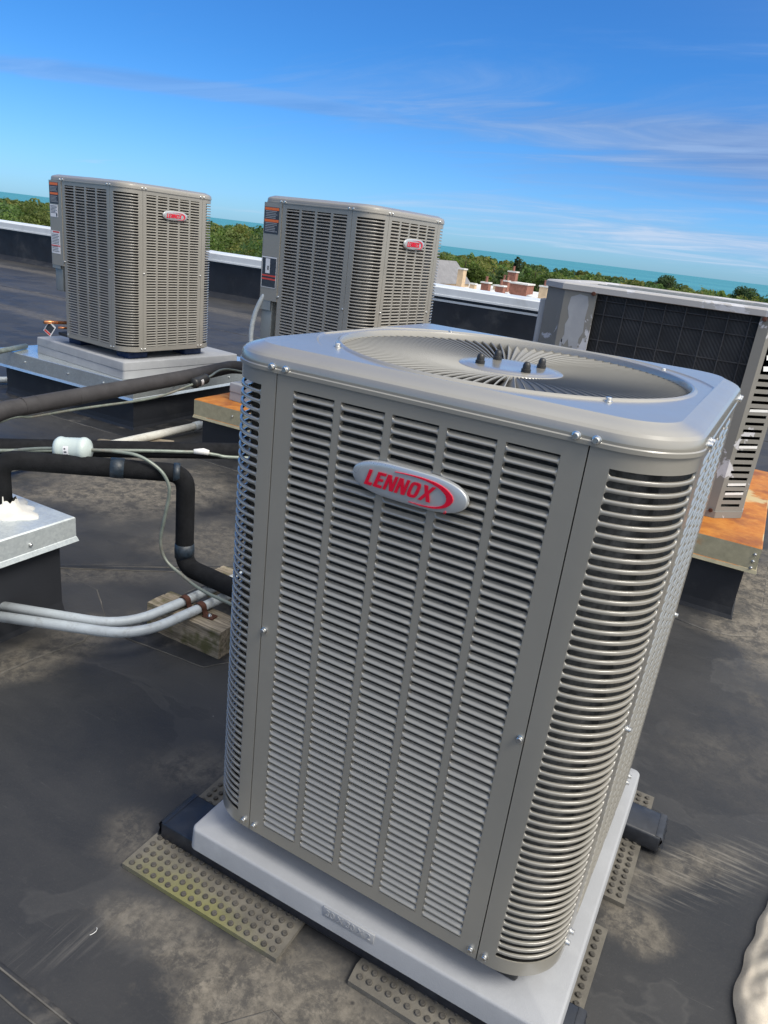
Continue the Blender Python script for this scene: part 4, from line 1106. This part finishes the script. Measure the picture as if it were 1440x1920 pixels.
o1 = (cx_, cy_, -13.2)
def zel(el, d): return CAM.z + d * math.tan(R_(el))
for az, d, el, w, mt, pots in ((-20.65, 80, -2.25, .80, 'brick_red', 1), (-19.55, 78, -2.35, .85, 'brick_red', 1), (-19.25, 88, -1.95, .8, 'brick_red', 2), (-18.80, 90, -1.25, .95, 'brick_red', 1), (-16.35, 80, -2.0, .85, 'stone_tan', 1), (-21.6, 84, -2.45, .6, 'stone_tan', 0), (-19.9, 90, -2.35, .5, 'stone_tan', 0)):
    x, y = pol(az, d); chimney(H1, o1, x, y, w, w, bz + .001, zel(el, d), mt, pots)
x, y = pol(-18.0, 84)
put('stair_house', MB().box(-.95, .95, -1.2, 1.2, 0, zel(-2.0, 84) - bz).me('stair_house', 'brick_red'), H1, (x - cx_, y - cy_, bz + 13.2 + .001))
put('stair_roof', MB().box(-1.05, 1.05, -1.3, 1.3, 0, .15).me('stair_roof', 'flat_white'), H1, (x - cx_, y - cy_, zel(-2.0, 84) + 13.2))
for az, d, w in ((-20.1, 74, .9), (-17.2, 76, 1.2), (-18.9, 73, .7)):
    x, y = pol(az, d); put('roof_vent', MB().lathe([(w * .3, 0), (w * .3, .35), (w * .42, .38), (w * .4, .5), (.02, .62)], n=12).me('roof_vent', 'flat_white', True), H1, (x - cx_, y - cy_, bz + 13.2 + .001))
# gabled house with stone coping
gx, gy = pol(-25.6, 84); gz = -13.2
H2 = thing('gabled_house', 'grey gabled house roof with cream stone coping beyond the parapet', 'house', (gx, gy, gz))
ez, rz = zel(-2.5, 84) - gz, zel(-.95, 84) - gz; hw = 3.4
put('wall', MB().box(-hw, hw, -6, 6, 0, ez).me('wall', 'stone_tan'), H2)
ap = 1.35
put('gable', MB().add([(-hw, -6.02, ez), (hw, -6.02, ez), (ap, -6.02, rz - .25), (-hw, 6, ez), (hw, 6, ez), (ap, 6, rz - .25)], [(0, 1, 2), (4, 3, 5)]).me('gable', 'slate'), H2)
put('roof_slope', MB().add([(hw + .2, -6.2, ez - .1), (hw + .2, 6.2, ez - .1), (ap, 6.2, rz - .1), (ap, -6.2, rz - .1)], [(0, 1, 2, 3)]).me('roof_slope', 'slate'), H2)
put('roof_slope', MB().add([(-hw - .2, -6.2, ez - .1), (ap, -6.2, rz - .1), (ap, 6.2, rz - .1), (-hw - .2, 6.2, ez - .1)], [(0, 1, 2, 3)]).me('roof_slope', 'slate'), H2)
for i in range(7):
    t = i / 6; xx = ap + (hw - ap) * t; zz = rz - .1 + (ez - rz) * t
    put('coping_stone', MB().box(xx - .22, xx + .24, -6.5, -6.05, zz - .10, zz + .20 - .03 * i).me('coping_stone', 'stone_tan'), H2)
put('flat_annex', MB().box(-hw - 3, hw + 3.6, -9.5, -6.6, 0, zel(-2.75, 76) - gz).me('flat_annex', 'flat_white'), H2)
x, y = pol(-22.55, 80); chimney(H2, (gx, gy, gz), x, y, .62, .9, zel(-3.4, 80), zel(-1.5, 80), 'stone_tan', 0)


# trees: crowns of many small leaf clumps
def leaf_cloud(center, rx, rz, n, size, base, seed):
    r = np.random.default_rng(seed); nb = int(r.integers(11, 17))
    bc = r.normal(size=(nb, 3)); bc /= np.linalg.norm(bc, axis=1)[:, None]; bc *= r.uniform(.25, .78, (nb, 1)); bc[:, 2] = bc[:, 2] * .8 + .1
    br = r.uniform(.26, .46, nb); which = r.integers(0, nb, n)
    d = r.normal(size=(n, 3)); d /= np.linalg.norm(d, axis=1)[:, None]
    rad = r.uniform(.55, 1.06, (n, 1)) ** .6
    p = bc[which] + d * br[which][:, None] * rad
    p *= np.array([rx, rx, rz]); p += np.array(center)
    nrm = d + r.normal(size=(n, 3)) * .55; nrm /= np.linalg.norm(nrm, axis=1)[:, None]
    t1 = np.cross(nrm, r.normal(size=(n, 3))); t1 /= np.linalg.norm(t1, axis=1)[:, None]; t2 = np.cross(nrm, t1)
    s = (size * r.uniform(.5, 1.25, n))[:, None]
    q = np.stack([p - t1 * s - t2 * s * .5, p + t1 * s * .7 - t2 * s * .7, p + t1 * s + t2 * s * .5, p - t1 * s * .6 + t2 * s * .8], 1)
    tone = (r.uniform(.72, 1.28, nb)[which] * r.uniform(.8, 1.2, n))[:, None]
    c = np.array(base)[None, :] * tone * 1.25
    return q.reshape(-1, 3), np.repeat(c, 4, 0)


def quad_mesh(name, v, c):
    n = len(v) // 4; me = bpy.data.meshes.new(name)
    me.vertices.add(n * 4); me.vertices.foreach_set('co', v.astype(np.float32).ravel())
    me.loops.add(n * 4); me.loops.foreach_set('vertex_index', np.arange(n * 4, dtype=np.int32))
    me.polygons.add(n); me.polygons.foreach_set('loop_start', np.arange(0, n * 4, 4, dtype=np.int32))
    me.update()
    at = me.color_attributes.new('tint', 'FLOAT_COLOR', 'POINT')
    at.data.foreach_set('color', np.concatenate([np.clip(c, 0, 1), np.ones((len(c), 1))], 1).astype(np.float32).ravel())
    me.materials.append(MATS['foliage']); return me


GREENS = [(.078, .122, .040), (.092, .134, .042), (.064, .104, .042), (.112, .138, .046), (.10, .124, .044), (.056, .092, .042), (.125, .132, .042)]
ELS = [(-70, -.18), (-50, -.14), (-40, -.06), (-30, -.02), (-24, -.12), (-19, -.30), (-14, -.40), (-8, -.50), (-4, -.58), (20, -.65)]
def line_el(az):
    for (a0, e0), (a1, e1) in zip(ELS, ELS[1:]):
        if a0 <= az <= a1: return e0 + (e1 - e0) * (az - a0) / (a1 - a0)
    return -.6
vs, cs_ = [], []
k = 0
for ring_d, cnt, drop in ((95, 30, 1.1), (135, 40, .75), (180, 50, .45), (240, 60, .30), (310, 66, .32), (390, 70, .26), (470, 70, .20)):
    for i in range(cnt):
        az = -66 + 78 * (i + random.uniform(-.4, .4)) / cnt; d = ring_d * random.uniform(.9, 1.1)
        if d < 122 and -28.5 < az < -12: continue
        x, y = pol(az, d)
        top = zel(line_el(az) - random.uniform(.0, 1.) * drop - .04, d)
        rz_ = random.uniform(4.2, 6.0); rx_ = random.uniform(4.2, 6.8)
        v, c = leaf_cloud((x, y, top - rz_), rx_, rz_, 3300 if d < 160 else 1500, .19 if d < 160 else .33 if d < 260 else .52, random.choice(GREENS), 1000 + k); k += 1
        vs.append(v); cs_.append(c)
put('distant_wood', quad_mesh('distant_wood', np.concatenate(vs), np.concatenate(cs_)), None, label='band of green tree crowns between the roof and the lake', cat='trees', kind='stuff')


def tree(name, label, az, d, top_el, rx, rz, n, size, col, seed):
    x, y = pol(az, d); zt = zel(top_el, d); zb = -13.2
    o = thing(name, label, 'tree', (x, y, zb), 0, 'trees that stand out of the wood')
    H = zt - zb; v, c = leaf_cloud((0, 0, H - rz), rx, rz, n, size, col, seed)
    put('crown', quad_mesh('crown', v, c), o)
    tr = MB().tube([(0, 0, 0), (.1, .05, H * .3), (-.1, .1, H * .6), (.05, 0, H * .9)], [.35, .28, .2, .06], 8)
    for q in range(5):
        a_ = q * 1.3; tr.tube([(0, 0, H * (.45 + .06 * q)), (rx * .5 * math.cos(a_), rx * .5 * math.sin(a_), H - rz * (1.0 - .1 * q)), (rx * .8 * math.cos(a_), rx * .8 * math.sin(a_), H - rz * .7)], [.14, .09, .03], 6)
    put('trunk', tr.me('trunk', 'bark'), o)


tree('tree', 'tall leafy green tree behind the cream chimney', -22.4, 112, -.12, 4.6, 5.4, 5200, .24, (.075, .105, .026), 21)
tree('tree', 'leafy tree rising left of the gabled roof', -24.9, 118, -.30, 5.0, 5.5, 4200, .26, (.085, .105, .03), 22)
tree('tree', 'dark tree behind the brick chimneys', -20.3, 122, -.55, 4.2, 5.0, 4200, .24, (.055, .082, .034), 23)
tree('tree', 'slender dark conifer-like tree standing highest against the lake', -18.45, 150, .02, 1.5, 4.0, 1600, .22, (.044, .066, .034), 24)
tree('tree', 'round dark tree standing alone against the lake', -8.1, 240, -.06, 5.4, 4.2, 5600, .24, (.044, .070, .032), 25)
tree('tree', 'dark tree against the lake at the right edge', -2.6, 240, -.2, 5.2, 4.0, 5200, .24, (.044, .070, .034), 26)
tree('tree', 'yellowing tree in the tree line above the old unit', -11.2, 200, -.72, 3.4, 3.0, 2200, .26, (.17, .15, .030), 27)
tree('tree', 'broad green tree behind the red brick stair house', -17.2, 125, -.45, 5.2, 5.2, 4600, .25, (.060, .088, .026), 28)
